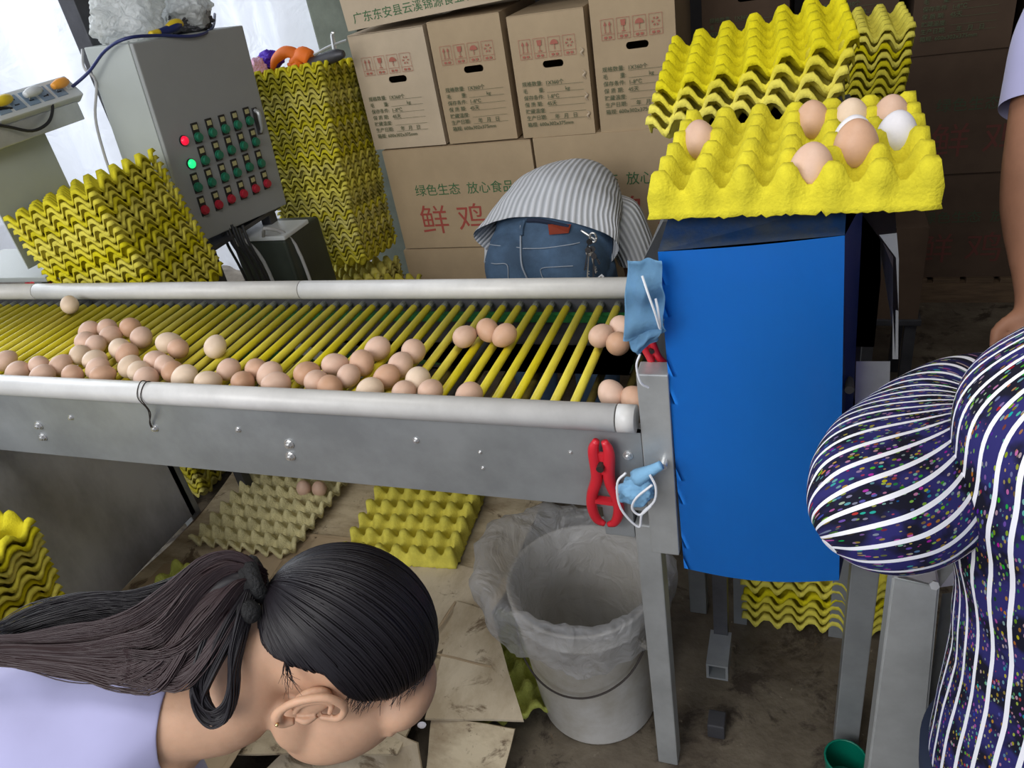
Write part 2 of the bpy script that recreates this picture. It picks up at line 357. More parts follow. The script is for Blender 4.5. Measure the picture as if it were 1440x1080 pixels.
# steel upright behind the power strip
t = thing('steel_upright', 'dark steel upright rising behind the power strip at the far left', 'post', (-2.05, 1.99, 0))
obj('post', B(-0.030, 0.030, -0.03, 0.03, 0.0, 2.4, bev=0.003), 'steel_dark', t)
obj('foot_plate', B(-0.06, 0.06, -0.06, 0.06, 0.0, 0.008), 'steel', t)

# ---------------------------------------------------------------- egg trays
NXC, NYC, PX, PY = 6, 5, 0.049, 0.0575
TW, TD = NXC*PX, NYC*PY
def tray_h(u, v):
    c = (math.cos(2*PI*u)+math.cos(2*PI*v))/2
    s = (c+1)/2
    return 0.062*(s**1.4) if s > 0 else 0.0
def tray_mesh(name, skirt='wavy', k=8, seed=0, rim=0.004, NXC=NXC, NYC=NYC, PX=PX, PY=PY, hs=1.0):
    TW, TD = NXC*PX, NYC*PY; bm = bmesh.new(); nx, ny = NXC*k, NYC*k; G = {}
    for j in range(ny+1):
        for i in range(nx+1):
            u, v = i/k, j/k; z = tray_h(u, v)*hs
            z = min(z, 0.047+0.002*(z/0.062))+0.0016*nz3((u*2.3+seed, v*2.3, 3))
            jx, jy = 0.0012*nz3((u*3, v*3, seed+9)), 0.0012*nz3((u*3, v*3, seed+19))
            G[i, j] = bm.verts.new((u*PX-TW/2+jx, v*PY-TD/2+jy, z+0.003))
    for j in range(ny):
        for i in range(nx): bm.faces.new((G[i, j], G[i+1, j], G[i+1, j+1], G[i, j+1]))
    loop = [(i, 0) for i in range(nx)]+[(nx, j) for j in range(ny)]+[(i, ny) for i in range(nx, 0, -1)]+[(0, j) for j in range(ny, 0, -1)]
    prev = [G[p] for p in loop]
    def ring(out, zf):
        r = []
        for p, v0 in zip(loop, [G[p] for p in loop]):
            i, j = p; d = Vector((-1 if i == 0 else (1 if i == nx else 0), -1 if j == 0 else (1 if j == ny else 0), 0))
            z = v0.co.z; jit = nz3((i*0.9+seed, j*0.9, 7))
            c = v0.co+d*out(z, i, j); c.z = zf(z, jit, i, j); r.append(bm.verts.new(c))
        return r
    rs = []
    if skirt == 'wavy':
        rs.append(ring(lambda z, i, j: rim, lambda z, q, i, j: z-0.001))
        rs.append(ring(lambda z, i, j: rim+0.003, lambda z, q, i, j: z-0.011+0.002*q))
    else:
        pil = lambda i, j: 0.006*max(0, math.cos(2*PI*((i if j in (0, ny) else j)/k)))
        rs.append(ring(lambda z, i, j: 0.003+pil(i, j), lambda z, q, i, j: z-0.001))
        rs.append(ring(lambda z, i, j: 0.007+1.3*pil(i, j), lambda z, q, i, j: z*0.45))
        rs.append(ring(lambda z, i, j: 0.010+pil(i, j)*0.6, lambda z, q, i, j: 0.003))
        rs.append(ring(lambda z, i, j: 0.016+0.004*nz3((i*1.1, j*1.1, 2)), lambda z, q, i, j: -0.003+0.006*q))
    n = len(loop)
    for r in rs:
        for a in range(n):
            b = (a+1) % n; bm.faces.new((prev[a], r[a], r[b], prev[b]))
        prev = r
    for f in bm.faces: f.smooth = True
    bmesh.ops.recalc_face_normals(bm, faces=bm.faces)
    if sum(f.normal.z for f in bm.faces) < 0: bmesh.ops.reverse_faces(bm, faces=bm.faces)
    g = bmesh.ops.solidify(bm, geom=list(bm.faces), thickness=0.0022)
    me = bpy.data.meshes.new(name); bm.to_mesh(me); bm.free()
    me.polygons.foreach_set('use_smooth', [True]*len(me.polygons)); return me
TM = {}
for s, (key, mt) in enumerate((('yellow', 'pulp'), ('yellow2', 'pulp'), ('old', 'pulp_old'), ('beige', 'pulp_beige'), ('lime', 'pulp_green'))):
    TM[key] = tray_mesh('egg_tray_'+key, 'wavy', seed=s*3.7); TM[key].materials.append(M[mt])
TM['beige'] = tray_mesh('egg_tray_beige', 'wavy', seed=11, NXC=7, NYC=7, PX=0.0465, PY=0.048, hs=0.72); TM['beige'].materials.append(M['pulp_beige'])
TM['full'] = tray_mesh('egg_tray_full', 'full', seed=30, k=9); TM['full'].materials.append(M['pulp'])
def tray(loc, rot, key, label, group=None):
    o = bpy.data.objects.new('egg_tray', TM[key]); C.objects.link(o); o.location = loc; o.rotation_euler = rot
    return tag(o, label, 'egg tray', group)
def stack(base, rot, n, pitch, keys, name, group, jit=0.0025, shear=(0, 0), top_label=None, bottom_label=None, yawj=1.0, curve=(0, 0)):
    Rm = Matrix.Rotation(rot[2], 3, 'Z') @ Matrix.Rotation(rot[1], 3, 'Y') @ Matrix.Rotation(rot[0], 3, 'X')
    for k in range(n):
        f = k/max(n-1, 1)
        off = Vector((random.uniform(-jit, jit)+shear[0]*f+curve[0]*math.sin(PI*f), random.uniform(-jit, jit)+shear[1]*f+curve[1]*math.sin(PI*f), k*pitch))
        r = (Rm @ Matrix.Rotation(rad(random.uniform(-yawj, yawj)), 3, 'Z')).to_euler()
        lab = f'yellow egg tray inside {name}'; g = group
        if k == n-1: lab, g = top_label or f'topmost egg tray of {name}', None
        elif k == 0: lab, g = bottom_label or f'lowest egg tray of {name}', None
        tray(Vector(base)+Rm @ off, r, random.choice(keys), lab, g)

# ---------------------------------------------------------------- conveyor
ZR = 0.828
conv = thing('egg_conveyor', 'long steel egg conveyor with yellow rollers and white side pipes', 'conveyor', (0, 0, 0))
CX0, CX1, CY0, CY1 = -2.95, -0.215, 0.915, 1.355
bm = B(CX0, CX1, CY0, CY0+0.004, 0.688, 0.842); box(bm, CX0, CX1, CY0, CY0+0.035, 0.684, 0.688); box(bm, CX0, CX1, CY0-0.0, CY0+0.02, 0.838, 0.842)
obj('front_beam', bm, 'steel', conv)
bm = B(CX0, CX1+0.05, CY1, CY1+0.004, 0.66, 0.842); box(bm, CX0, CX1, CY1-0.0, CY1+0.03, 0.66, 0.664)
obj('rear_beam', bm, 'steel_dark', conv)
def pipe(name, xs, y, z, r):
    for a, b in zip(xs[:-1], xs[1:]):
        p = obj(name, cyl(bmesh.new(), (a+0.0012, y, z), (b-0.0012, y, z), r, n=24), 'pvc', conv)
        for f in p.data.polygons: f.use_smooth = len(f.vertices) == 4
fx = P(868, 590, y=CY0).x
pipe('front_pipe', (CX0, -1.9, fx, CX1-0.004), CY0+0.002, 0.862, 0.0215)
pipe('rear_pipe', (CX0, P(53, 412, y=CY1).x, P(425, 409, y=CY1).x, CX1+0.03), CY1+0.002, 0.862, 0.0215)
# rollers
x = P(847, 425, z=ZR).x; rs = []
rb = cyl(bmesh.new(), (0, 0, 0), (0, 0.412, 0), 0.0078, n=12); rme = bpy.data.meshes.new('roller'); rb.to_mesh(rme); rb.free(); rme.materials.append(M['roller'])
for f in rme.polygons: f.use_smooth = len(f.vertices) == 4
eb = cyl(bmesh.new(), (0, 0, 0), (0, 0.028, 0), 0.0070, n=10); eme = bpy.data.meshes.new('rod_end'); eb.to_mesh(eme); eb.free(); eme.materials.append(M['rod_end'])
n = 0; xr = x+0.0345*1
while xr > CX0+0.03:
    o = obj('roller', rme, None, conv, loc=(xr, CY0+0.008, ZR+random.uniform(-.0006, .0006)))
    o2 = obj('rod_end', eme, None, conv, loc=(xr, CY0+0.008+0.408, ZR))
    xr -= 0.0345; n += 1
# return run of rollers below, the green chain guides and the tray under the rollers
dme = rme.copy(); dme.materials.clear(); dme.materials.append(M['roller_dark'])
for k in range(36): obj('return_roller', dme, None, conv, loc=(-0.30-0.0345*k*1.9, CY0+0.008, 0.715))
obj('chain_guide', B(CX0, CX1, CY1-0.02, CY1-0.006, 0.795, 0.812), 'green_bar', conv)
obj('chain_guide', B(CX0, CX1, CY1-0.03, CY1-0.015, 0.69, 0.705), 'green_bar', conv)
bm = bmesh.new(); v = [bm.verts.new(p) for p in ((-1.02, 1.33, 0.745), (-0.30, 1.33, 0.745), (-0.30, 1.22, 0.745), (-0.62, 1.22, 0.745))]
bm.faces.new(v); bmesh.ops.solidify(bm, geom=list(bm.faces), thickness=0.003)
obj('grey_guard_plate', bm, 'cabinet_side', conv)
bm = bmesh.new(); tube(bm, [(-1.10, 1.30, 0.74), (-0.33, 0.97, 0.74)], 0.012, n=4, sub=1); obj('diagonal_strip', bm, 'steel_light', conv)
for p in (cyl(bmesh.new(), (-0.62, CY0+.02, 0.76), (-0.62, CY1-.02, 0.76), 0.011),):
    obj('cross_shaft', p, 'steel_dark', conv)
# end plates and legs
obj('end_plate', B(-0.213, -0.168, CY0-0.006, CY0+0.03, 0.60, 0.945, bev=0.002), 'steel_light', conv)
bm = bmesh.new()
box(bm, -0.238, -0.198, CY0-0.002, CY0+0.038, 0.0, 0.655, bev=0.003); obj('leg', bm, 'steel_light', conv)
obj('leg', B(-0.225, -0.185, CY1-0.04, CY1, 0.0, 0.66, bev=0.003), 'steel', conv)
obj('leg', B(-1.76, -1.72, CY1-0.04, CY1, 0.0, 0.66, bev=0.003), 'steel', conv)
obj('side_panel', B(-1.725, -1.720, 0.62, 1.335, 0.12, 0.695), "steel_sheet", conv)
obj('leg', B(-2.9, -2.86, CY0, CY0+0.04, 0.0, 0.62, bev=0.003), 'steel', conv)
obj('end_sheet', B(-0.160, -0.158, CY0+0.0, CY1, 0.60, 0.95), 'steel_light', conv)
bm = B(-0.29, -0.24, CY0+0.004, CY0+0.05, 0.62, 0.684, bev=0.002); obj('leg_bracket', bm, 'steel', conv)
# bolts along the front beam
bb = bmesh.new(); cyl(bb, (0, 0, 0), (0, -0.002, 0), 0.010, n=14); cyl(bb, (0, -0.002, 0), (0, -0.007, 0), 0.0075, 0.007, n=6); cyl(bb, (0, -0.007, 0), (0, -0.010, 0), 0.0038, n=10)
bme = bpy.data.meshes.new('bolt'); bb.to_mesh(bme); bb.free(); bme.materials.append(M['bolt'])
for (px, py, s) in ((55, 598, 1), (61, 614, 1), (407, 624, 1), (409, 641, 1), (100, 587, .6), (335, 604, .6), (585, 619, .6), (883, 640, .8), (218, 602, .8), (675, 636, .35), (679, 658, .35), (802, 636, .35)):
    p = P(px, py, y=CY0); q = obj('bolt', bme, None, conv, loc=(p.x, CY0, p.z)); q.scale = (s, s, s)
p = P(208, 560, y=CY0); q = P(219, 604, y=CY0)
bm = tube(bmesh.new(), [(p.x, CY0+0.028, 0.860), (p.x, CY0+0.004, 0.887), (p.x+0.002, CY0-0.021, 0.868), (p.x+.006, CY0-.016, 0.835), (q.x+.002, CY0-0.006, q.z+.02), (q.x, CY0-0.004, q.z)], 0.0011, n=6)
tube(bm, [(p.x+.012, CY0+0.028, 0.860), (p.x+.012, CY0+0.004, 0.886), (p.x+0.010, CY0-0.021, 0.868), (p.x+.009, CY0-.016, 0.83), (q.x, CY0-0.006, q.z+.02), (q.x-.004, CY0-0.004, q.z)], 0.0011, n=6)
obj('tie_wire', bm, 'wire', conv)
p = P(880, 600, y=CY0)

# ---------------------------------------------------------------- eggs
def egg_mesh(name, L=0.0535, W=0.0438):
    bm = bmesh.new(); bmesh.ops.create_uvsphere(bm, u_segments=28, v_segments=18, radius=1.0)
    for v in bm.verts:
        z = v.co.z; s = 1-0.10*z-0.03*z*z
        v.co = Vector((v.co.x*W/2*s, v.co.y*W/2*s, z*L/2))
    me = bpy.data.meshes.new(name); bm.to_mesh(me); bm.free(); me.polygons.foreach_set('use_smooth', [True]*len(me.polygons)); return me
EM = {k: egg_mesh('egg_'+k) for k in ('egg', 'egg_b', 'egg_w', 'egg_c')}
for k, me in EM.items(): me.materials.append(M[k])
EGGS = [(98,428,'c'),(8,507,'p'),(26,523,'p'),(54,514,'p'),(61,527,'p'),(88,512,'p'),(109,501,'c'),(102,527,'b'),(133,507,'c'),(137,518,'p'),(145,528,'b'),
 (125,466,'p'),(121,480,'p'),(135,485,'p'),(151,463,'p'),(156,472,'p'),(183,461,'b'),(199,474,'p'),(170,491,'c'),(177,497,'b'),(185,516,'c'),(194,521,'c'),(205,533,'p'),
 (238,482,'c'),(251,490,'b'),(220,508,'p'),(232,514,'p'),(243,523,'b'),(258,529,'c'),(303,487,'c'),(293,537,'c'),(321,520,'p'),(341,538,'b'),(362,520,'b'),(377,526,'p'),(388,540,'p'),
 (435,527,'b'),(472,513,'p'),(449,537,'p'),(461,542,'b'),(487,531,'p'),(509,511,'b'),(530,491,'p'),(580,496,'p'),(563,513,'p'),(542,531,'b'),(523,546,'c'),(569,552,'p'),(586,536,'c'),(606,550,'p'),
 (654,473,'p'),(686,465,'b'),(709,472,'b'),(659,556,'p'),(848,471,'p'),(872,462,'p'),(869,483,'b'),(862,554,'p'),(890,562,'b')]
KEY = {'p': 'egg', 'b': 'egg_b', 'w': 'egg_w', 'c': 'egg_c'}
ZE = ZR+0.0078+0.0205
pos = [P(a, b, z=ZE) for a, b, c in EGGS]
sz = [random.uniform(0.95, 1.06) for _ in EGGS]
for it in range(60):
    for i in range(len(pos)):
        for j in range(i):
            d = pos[i]-pos[j]; l = d.length; mn = 0.0445*(sz[i]+sz[j])/2
            if l < mn:
                d = d/l*(mn-l)*0.5; pos[i] += d; pos[j] -= d
        pos[i].y = min(max(pos[i].y, CY0+0.002+0.0215+0.0215), CY1-0.042); pos[i].z = ZE
TONE = {'p': 'pinkish', 'b': 'brown', 'w': 'nearly white', 'c': 'cream'}
def eggwhere(a, b, c, k):
    sp = {0: 'cream egg alone by the rear pipe at the far left of the rollers', 29: 'single cream egg sitting alone on bare rollers behind the front row',
          50: 'pinkish egg, left of the three together near the rear pipe', 51: 'brown egg in the middle of the three near the rear pipe', 52: 'brown egg, right of the three near the rear pipe',
          53: 'lone pale egg half hidden by the front pipe beneath the trio', 54: 'pinkish egg beside the hanging blue face mask', 55: 'egg mostly hidden behind the hanging blue face mask', 56: 'brown egg touching the lower edge of the hanging face mask',
          57: 'egg second from the right end of the conveyor at the front pipe', 58: 'brown egg in the right front corner of the conveyor', 1: 'pinkish egg cut by the left edge of the photo'}
    return sp.get(k)
order = sorted(range(len(EGGS)), key=lambda i: EGGS[i][0])
def ordinal(n): return ['first','second','third','fourth','fifth','sixth','seventh','eighth','ninth','tenth','eleventh','twelfth','thirteenth','fourteenth','fifteenth','sixteenth','seventeenth','eighteenth','nineteenth','twentieth'][n]
clusters = [(2, 10, 'the front row left of the tie wire'), (11, 19, 'the rear heap on the left rollers'), (20, 28, 'the heap above the tie wire'), (30, 35, 'the small front group right of the tie wire'), (36, 49, 'the middle front group')]
for i, (a, b, c) in enumerate(EGGS):
    o = bpy.data.objects.new('egg', EM[KEY[c]]); C.objects.link(o); o.location = pos[i]
    s = sz[i]; o.scale = (s, s, s); o.rotation_euler = (rad(90+random.uniform(-25, 25)), 0, rad(random.uniform(-50, 50)+random.choice((0, 180))))
    lab = eggwhere(a, b, c, i)
    if not lab:
        for lo, hi, nm in clusters:
            if lo <= i <= hi:
                rk = sorted(range(lo, hi+1), key=lambda q: EGGS[q][0]).index(i); lab = f'{TONE[c]} egg, {ordinal(rk)} from left in {nm}'
    tag(o, lab, 'egg', 'eggs rolling on the conveyor')
# ---------------------------------------------------------------- cartons
def slot_panel(bm, x0, x1, z0, z1, y, slot=None, th=0.004):
    """flat upright panel, with a rounded hand hole when slot = (cx, cz, half width, half height)"""
    out = [bm.verts.new(p) for p in ((x0, y, z0), (x1, y, z0), (x1, y, z1), (x0, y, z1))]
    es = [bm.edges.new((out[i], out[(i+1) % 4])) for i in range(4)]
    if slot:
        cx, cz, a, b = slot; r = []
        for k in range(20):
            t = 2*PI*k/20; sx = 1 if math.cos(t) >= 0 else -1
            r.append(bm.verts.new((cx+sx*(a-b)+b*math.cos(t), y, cz+b*math.sin(t))))
        es += [bm.edges.new((r[i], r[(i+1) % 20])) for i in range(20)]
    g = bmesh.ops.triangle_fill(bm, edges=es, use_beauty=True)
    fs = [f for f in g['geom'] if isinstance(f, bmesh.types.BMFace)]
    bmesh.ops.solidify(bm, geom=fs, thickness=th)
PRINT = {}
def printed(key, s, size, bold=0.0, ink=''):
    k = key+ink
    if k not in PRINT: PRINT[k] = text_mesh(s, size, bold=0.0)
    return PRINT[k]
def put_print(name, me, m, parent, x, y, z, ry=0.0):
    me2 = me
    if not me.materials: me.materials.append(M[m])
    o = obj(name, me2, None, parent, loc=(x, y, z)); o.rotation_euler = (PI/2, 0, 0); return o
LINES = ['规格数量:  1X360个', '毛        重:               kg', '保存条件:  1-8℃', '保 质 期:   45天', '贮藏温度:', '生产日期:      年   月   日', '箱规: 600x302x375mm']
def pict_mesh(wd, ht):
    """row of four framed handling marks: this side up, fragile, keep dry, stacking"""
    bm = bmesh.new(); t = 0.0011; Y = 0
    def rect(x0, x1, z0, z1): 
        vs = [bm.verts.new(p) for p in ((x0, Y, z0), (x1, Y, z0), (x1, Y, z1), (x0, Y, z1))]; bm.faces.new(vs)
    def poly(ps): bm.faces.new([bm.verts.new((x, Y, z)) for x, z in ps])
    gap = wd*0.045; cw = (wd-3*gap)/4
    for k in range(4):
        x = k*(cw+gap)
        rect(x, x+cw, 0, t); rect(x, x+cw, ht-t, ht); rect(x, x+t, t, ht-t); rect(x+cw-t, x+cw, t, ht-t); rect(x+t, x+cw-t, ht*0.26, ht*0.26+t)
        for q in range(2): rect(x+cw*(.2+.34*q), x+cw*(.42+.34*q), ht*.07, ht*.18)
        c = x+cw/2
        if k == 0:
            for s in (-.18, .18):
                rect(c+s*cw-t, c+s*cw+t, ht*.34, ht*.72); poly(((c+s*cw-cw*.11, ht*.70), (c+s*cw+cw*.11, ht*.70), (c+s*cw, ht*.9)))
            rect(c-cw*.3, c+cw*.3, ht*.33, ht*.33+t)
        elif k == 1:
            poly(((c-cw*.2, ht*.9), (c-cw*.15, ht*.62), (c+cw*.15, ht*.62), (c+cw*.2, ht*.9))); rect(c-t, c+t, ht*.38, ht*.62); rect(c-cw*.16, c+cw*.16, ht*.34, ht*.38)
        elif k == 2:
            poly([(c+cw*.33*math.cos(a), ht*.62+ht*.24*math.sin(a)) for a in np.linspace(0, PI, 10)]); rect(c-t, c+t, ht*.36, ht*.62)
        else:
            for a in range(6):
                al = a*PI/3; poly([(c+cw*.1*math.cos(al), ht*.62+ht*.08*math.sin(al)), (c+cw*.3*math.cos(al-.25), ht*.62+ht*.22*math.sin(al-.25)), (c+cw*.3*math.cos(al+.25), ht*.62+ht*.22*math.sin(al+.25))])
    me = bpy.data.meshes.new('handling_marks'); bm.to_mesh(me); bm.free(); me.materials.append(M['ink_brown']); return me
PICT = pict_mesh(0.195, 0.062)
def rule_mesh():
    bm = bmesh.new()
    for k in range(6):
        z = -0.0035-k*0.0225
        bm.faces.new([bm.verts.new(p) for p in ((0.085, 0, z), (0.215, 0, z), (0.215, 0, z+.0009), (0.085, 0, z+.0009))])
    me = bpy.data.meshes.new('ruled_lines'); bm.to_mesh(me); bm.free(); me.materials.append(M['ink_dark']); return me
RULES = rule_mesh()
def carton(label, loc, yaw, wd, dp, ht, face=None, m='card', group=None, tilt=0.0, tape=False):
    """carton whose printed face looks towards -y; origin bottom left corner of that face"""
    t = thing('carton', label, 'cardboard box', loc, (0, tilt, yaw), group)
    bm = bmesh.new(); e = 0.002
    box(bm, 0, 0.004, 0.004, dp, 0, ht-e); box(bm, wd-0.004, wd, 0.004, dp, 0, ht-e); box(bm, 0.004, wd-0.004, dp-.004, dp, 0, ht-e); box(bm, 0.004, wd-.004, .004, dp-.004, 0, 0.004)
    slot = (wd*0.54, ht*0.60, 0.036, 0.0115) if face == 'end' else None
    slot_panel(bm, 0, wd, 0, ht-e, 0.0, slot); obj('carton_body', bm, m, t)
    for s in (0, 1):
        bm = bmesh.new(); y0, y1 = (0.0, dp/2-0.0015) if s == 0 else (dp/2+0.0015, dp)
        box(bm, 0.001, wd-.001, y0, y1, ht-0.004, ht, bev=0.0008); obj('flap', bm, m, t)
    if face == 'end':
        for i, s in enumerate(LINES):
            put_print('printed_text', printed('l%d' % i, s, 0.0175, 0.012), 'ink_dark', t, wd*0.09, -0.0052, ht*0.44-i*0.0225)
        o = obj('handling_marks', PICT, None, t, loc=(wd*0.12, -0.0052, ht*0.655))
        o = obj('ruled_lines', RULES, None, t, loc=(wd*0.09, -0.0052, ht*0.44))
    dk = m == 'card_dark'; ig, ir = ('ink_shaded_green', 'ink_shaded_red') if dk else ('ink_green', 'ink_red')
    if face == 'long':
        put_print('printed_text', printed('g', '绿色生态  放心食品', 0.048, 0.02, ig), ig, t, wd*0.17, -0.0052, ht*0.55)
        put_print('printed_text', printed('r', '鲜 鸡 蛋', 0.125, 0.03, ir), ir, t, wd*0.16, -0.0052, ht*0.18)
        put_print('printed_mark', printed('leaf', '❀', 0.055, 0, ig), ig, t, wd*0.87, -0.0052, ht*0.55)
    if face == 'top':
        put_print('printed_text', printed('co', '广东东安县云溪锦源食业有限公司', 0.037, 0.02), 'ink_green', t, wd*0.05, -0.0052, 0.022)
        put_print('printed_text', printed('r2', '鲜 鸡 蛋', 0.15, 0.03), 'ink_red', t, wd*0.06, -0.0052, 0.10)
    return t
def wood_pallet(label, loc, wx, wy, h):
    t = thing('wooden_pallet', label, 'pallet', loc)
    for k in range(int(wx/0.11)): obj('plank', B(k*0.11, k*0.11+0.09, 0, wy, h-0.018, h, bev=0.002), 'wood', t)
    for k in range(3): obj('bearer', B(0, wx, k*(wy-.06)/2, k*(wy-.06)/2+.06, 0, h-0.018), 'wood', t)
YB = 2.62
def bx_(px, py, y=YB): return P(px, py, y=y).x
# lower rows of long faces, left group
x1 = bx_(538, 214)
carton('lower egg carton left of the stooping person, green and red print facing out', (x1, YB, 0.435), 0, 0.598, 0.30, 0.398, 'long')
carton('carton on the ground row below the printed one left of the stooping person', (x1-0.01, YB-0.005, 0.03), 0, 0.60, 0.30, 0.40, 'long')
x2 = bx_(750, 195)
carton('lower egg carton right of the stooping person, partly behind the yellow trays', (x2, YB-0.005, 0.435), 0, 0.60, 0.30, 0.405, 'long')
carton('carton on the ground row directly behind the stooping person', (x2-0.02, YB, 0.03), 0, 0.60, 0.30, 0.40, 'long')
ends = [('end-on egg carton beside the top of the tall tray stack, hand hole torn', (505, 211), 0.298, 0.0, 0.405, 'card_pale'),
        ('end-on egg carton, second from the tall tray stack, under the tilted carton', (634, 203), 0.262, 0.03, 0.412, 'card'),
        ('end-on egg carton above the stooping person with a frayed right edge', (737, 192), 0.262, -0.02, 0.395, 'card'),
        ('end-on egg carton standing highest, just left of the trays on the blue machine', (845, 177), 0.265, 0.03, 0.44, 'card')]
for lab, (px, py), wd, yaw, ht, mm in ends:
    p = P(px, py, y=YB); z = 0.840
    if 'torn' in lab: p.x = P(487, 50, y=YB).x+.005
    carton(lab, (p.x, YB-0.005, z), yaw, wd, 0.45, ht, 'end', mm)
# frayed tears down the right edge of the third carton
p = P(737, 192, y=YB)
t3 = [o for o in C.objects if o.get('label', '').startswith('end-on egg carton above')][0]
for zz in (0.07, 0.13, 0.20, 0.27):
    bm = bmesh.new(); tube(bm, [(0.25, -0.004, zz-.02), (0.243, -.008, zz-.008), (0.25, -.006, zz), (0.242, -.009, zz+.010)], [0.001, 0.0035, 0.003, 0.0006], n=5, sub=3)
    obj('torn_paper', bm, 'card_pale', t3)
carton('pale carton tilted across the end-on cartons, cut by the top edge', (P(492, 50, y=YB-0.04).x, YB-0.04, 1.262), 0.10, 0.60, 0.30, 0.38, 'top', 'card_pale', tilt=-0.04)
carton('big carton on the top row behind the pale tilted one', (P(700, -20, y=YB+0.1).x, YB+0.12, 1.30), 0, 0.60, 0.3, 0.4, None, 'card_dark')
# dark right group, further back
YR = 3.0
wood_pallet('wooden pallet under the dark cartons at the back right', (-0.30, YR-0.01, 0.0), 2.2, 0.5, 0.10)
wood_pallet('wooden pallet under the printed cartons behind the stooping person', (-1.62, YB+0.0, 0.0), 1.3, 0.32, 0.03)
k = 0
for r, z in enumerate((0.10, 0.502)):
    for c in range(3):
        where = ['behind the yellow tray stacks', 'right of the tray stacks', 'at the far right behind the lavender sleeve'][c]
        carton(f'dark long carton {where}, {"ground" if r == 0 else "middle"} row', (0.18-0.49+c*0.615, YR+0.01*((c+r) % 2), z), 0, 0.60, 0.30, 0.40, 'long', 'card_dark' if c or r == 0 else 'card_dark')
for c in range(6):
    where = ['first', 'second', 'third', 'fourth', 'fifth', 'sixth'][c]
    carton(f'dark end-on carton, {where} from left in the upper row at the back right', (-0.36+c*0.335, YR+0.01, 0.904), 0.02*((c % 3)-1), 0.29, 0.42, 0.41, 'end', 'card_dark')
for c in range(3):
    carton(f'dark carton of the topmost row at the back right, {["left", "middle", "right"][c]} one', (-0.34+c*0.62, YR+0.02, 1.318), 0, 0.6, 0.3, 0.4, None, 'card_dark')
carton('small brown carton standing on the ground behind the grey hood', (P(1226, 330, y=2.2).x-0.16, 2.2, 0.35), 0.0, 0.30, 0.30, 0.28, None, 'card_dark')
t = thing('steel_stool', 'low dark steel stand under the small brown carton', 'stand', (P(1226, 330, y=2.2).x-0.16, 2.2, 0))
obj('stand_top', B(-0.01, 0.31, -0.01, 0.31, 0.33, 0.35, bev=.003), 'steel_dark', t)
for i in (0, 1):
    for j in (0, 1): obj('leg', B(0.27*i, 0.27*i+.03, 0.27*j, 0.27*j+.03, 0, 0.33), 'steel_dark', t)
o = obj('rubber_kerb', B(0.30, 2.3, 1.98, 2.04, 0.0, 0.09, bev=0.004), 'black'); tag(o, 'long black rubber kerb on the ground at the right behind the striped shoulder', 'kerb')

# ---------------------------------------------------------------- control cabinet
cab = thing('control_cabinet', 'grey steel control cabinet with rows of green and red push buttons', 'control cabinet', (-1.828, 2.006, 0.800), (rad(-3.77), rad(1.74), rad(-7.13)))
cab.rotation_mode = 'XYZ'
cab.matrix_world = Matrix.Translation((-1.828, 2.006, 0.800)) @ Matrix.Rotation(rad(-7.13), 4, 'Z') @ Matrix.Rotation(rad(1.74), 4, 'Y') @ Matrix.Rotation(rad(-3.77), 4, 'X')
CW, CD_, CH = 0.2, 0.429, 0.574
obj('cabinet_body', B(-0.1, 0.084, -CD_/2, CD_/2, 0, CH, bev=0.003), 'cabinet_side', cab)
door = obj('door', B(0.087, 0.101, -CD_/2, CD_/2, 0.0, CH, bev=0.004), 'cabinet', cab)
def facept(px, py):
    """pixel on the plane of the cabinet door -> (y, z) in cabinet space"""
    Mi = cab.matrix_world.inverted(); a = Mi @ CO; b = Mi @ P(px, py, d=3.0); tt = (0.101-a.x)/(b.x-a.x); q = a+(b-a)*tt; return q.y, q.z
# button module: black plate, legend, cap
pl = B(0, 0.004, -0.013, 0.013, -0.030, 0.030, bev=0.0015); plm = bpy.data.meshes.new('button_plate'); pl.to_mesh(plm); pl.free(); plm.materials.append(M['btn_plate'])
lb = B(0.004, 0.0055, -0.0085, 0.0085, 0.010, 0.024, bev=0.0006); lbm = bpy.data.meshes.new('legend'); lb.to_mesh(lbm); lb.free(); lbm.materials.append(M['btn_label'])
def capmesh(m):
    bm = bmesh.new(); cyl(bm, (0.004, 0, -0.012), (0.009, 0, -0.012), 0.0145, n=20); cyl(bm, (0.009, 0, -0.012), (0.016, 0, -0.012), 0.0118, 0.0105, n=20)
    me = bpy.data.meshes.new('button_cap'); bm.to_mesh(me); bm.free(); me.materials.append(M[m]); return me
cg, cr = capmesh('btn_green'), capmesh('btn_red')
S = 6.75
rows = [[(239,318), (372,275), (497,240), (612,203), (727,165)], [(303,538), (434,487), (553,440), (670,402), (785,365)],
        [(235,793), (366,747), (492,698), (610,655), (725,603), (838,568)], [(300,1010), (432,960), (552,907), (670,858), (785,810), (893,762)]]
for ri, r in enumerate(rows):
    for (a, b) in r:
        y, z = facept(240+a/S, 140+b/S)
        m = obj('button_module', plm, None, cab, loc=(0.101, y, z)); obj('legend', lbm, None, m)
        bc = obj('button_cap', cg if ri < 3 else cr, None, m)
for (a, b, mm, nm) in ((120, 390, 'lamp_red', 'red lit indicator lamp'), (188, 610, 'lamp_green', 'green lit indicator lamp')):
    y, z = facept(240+a/S, 140+b/S)
    bm = bmesh.new(); cyl(bm, (0, 0, 0), (0.005, 0, 0), 0.0155, n=24); l0 = obj('lamp_bezel', bm, 'btn_plate', cab, loc=(0.101, y, z))
    bm = bmesh.new(); ellipsoid(bm, (0.005, 0, 0), ((0.011, 0, 0), (0, 0.0135, 0), (0, 0, 0.0135))); q = obj('lamp_lens', bm, mm, l0, smooth=True); q['label'] = nm
y0, z0 = facept(357, 155); y1, z1 = facept(366, 186)
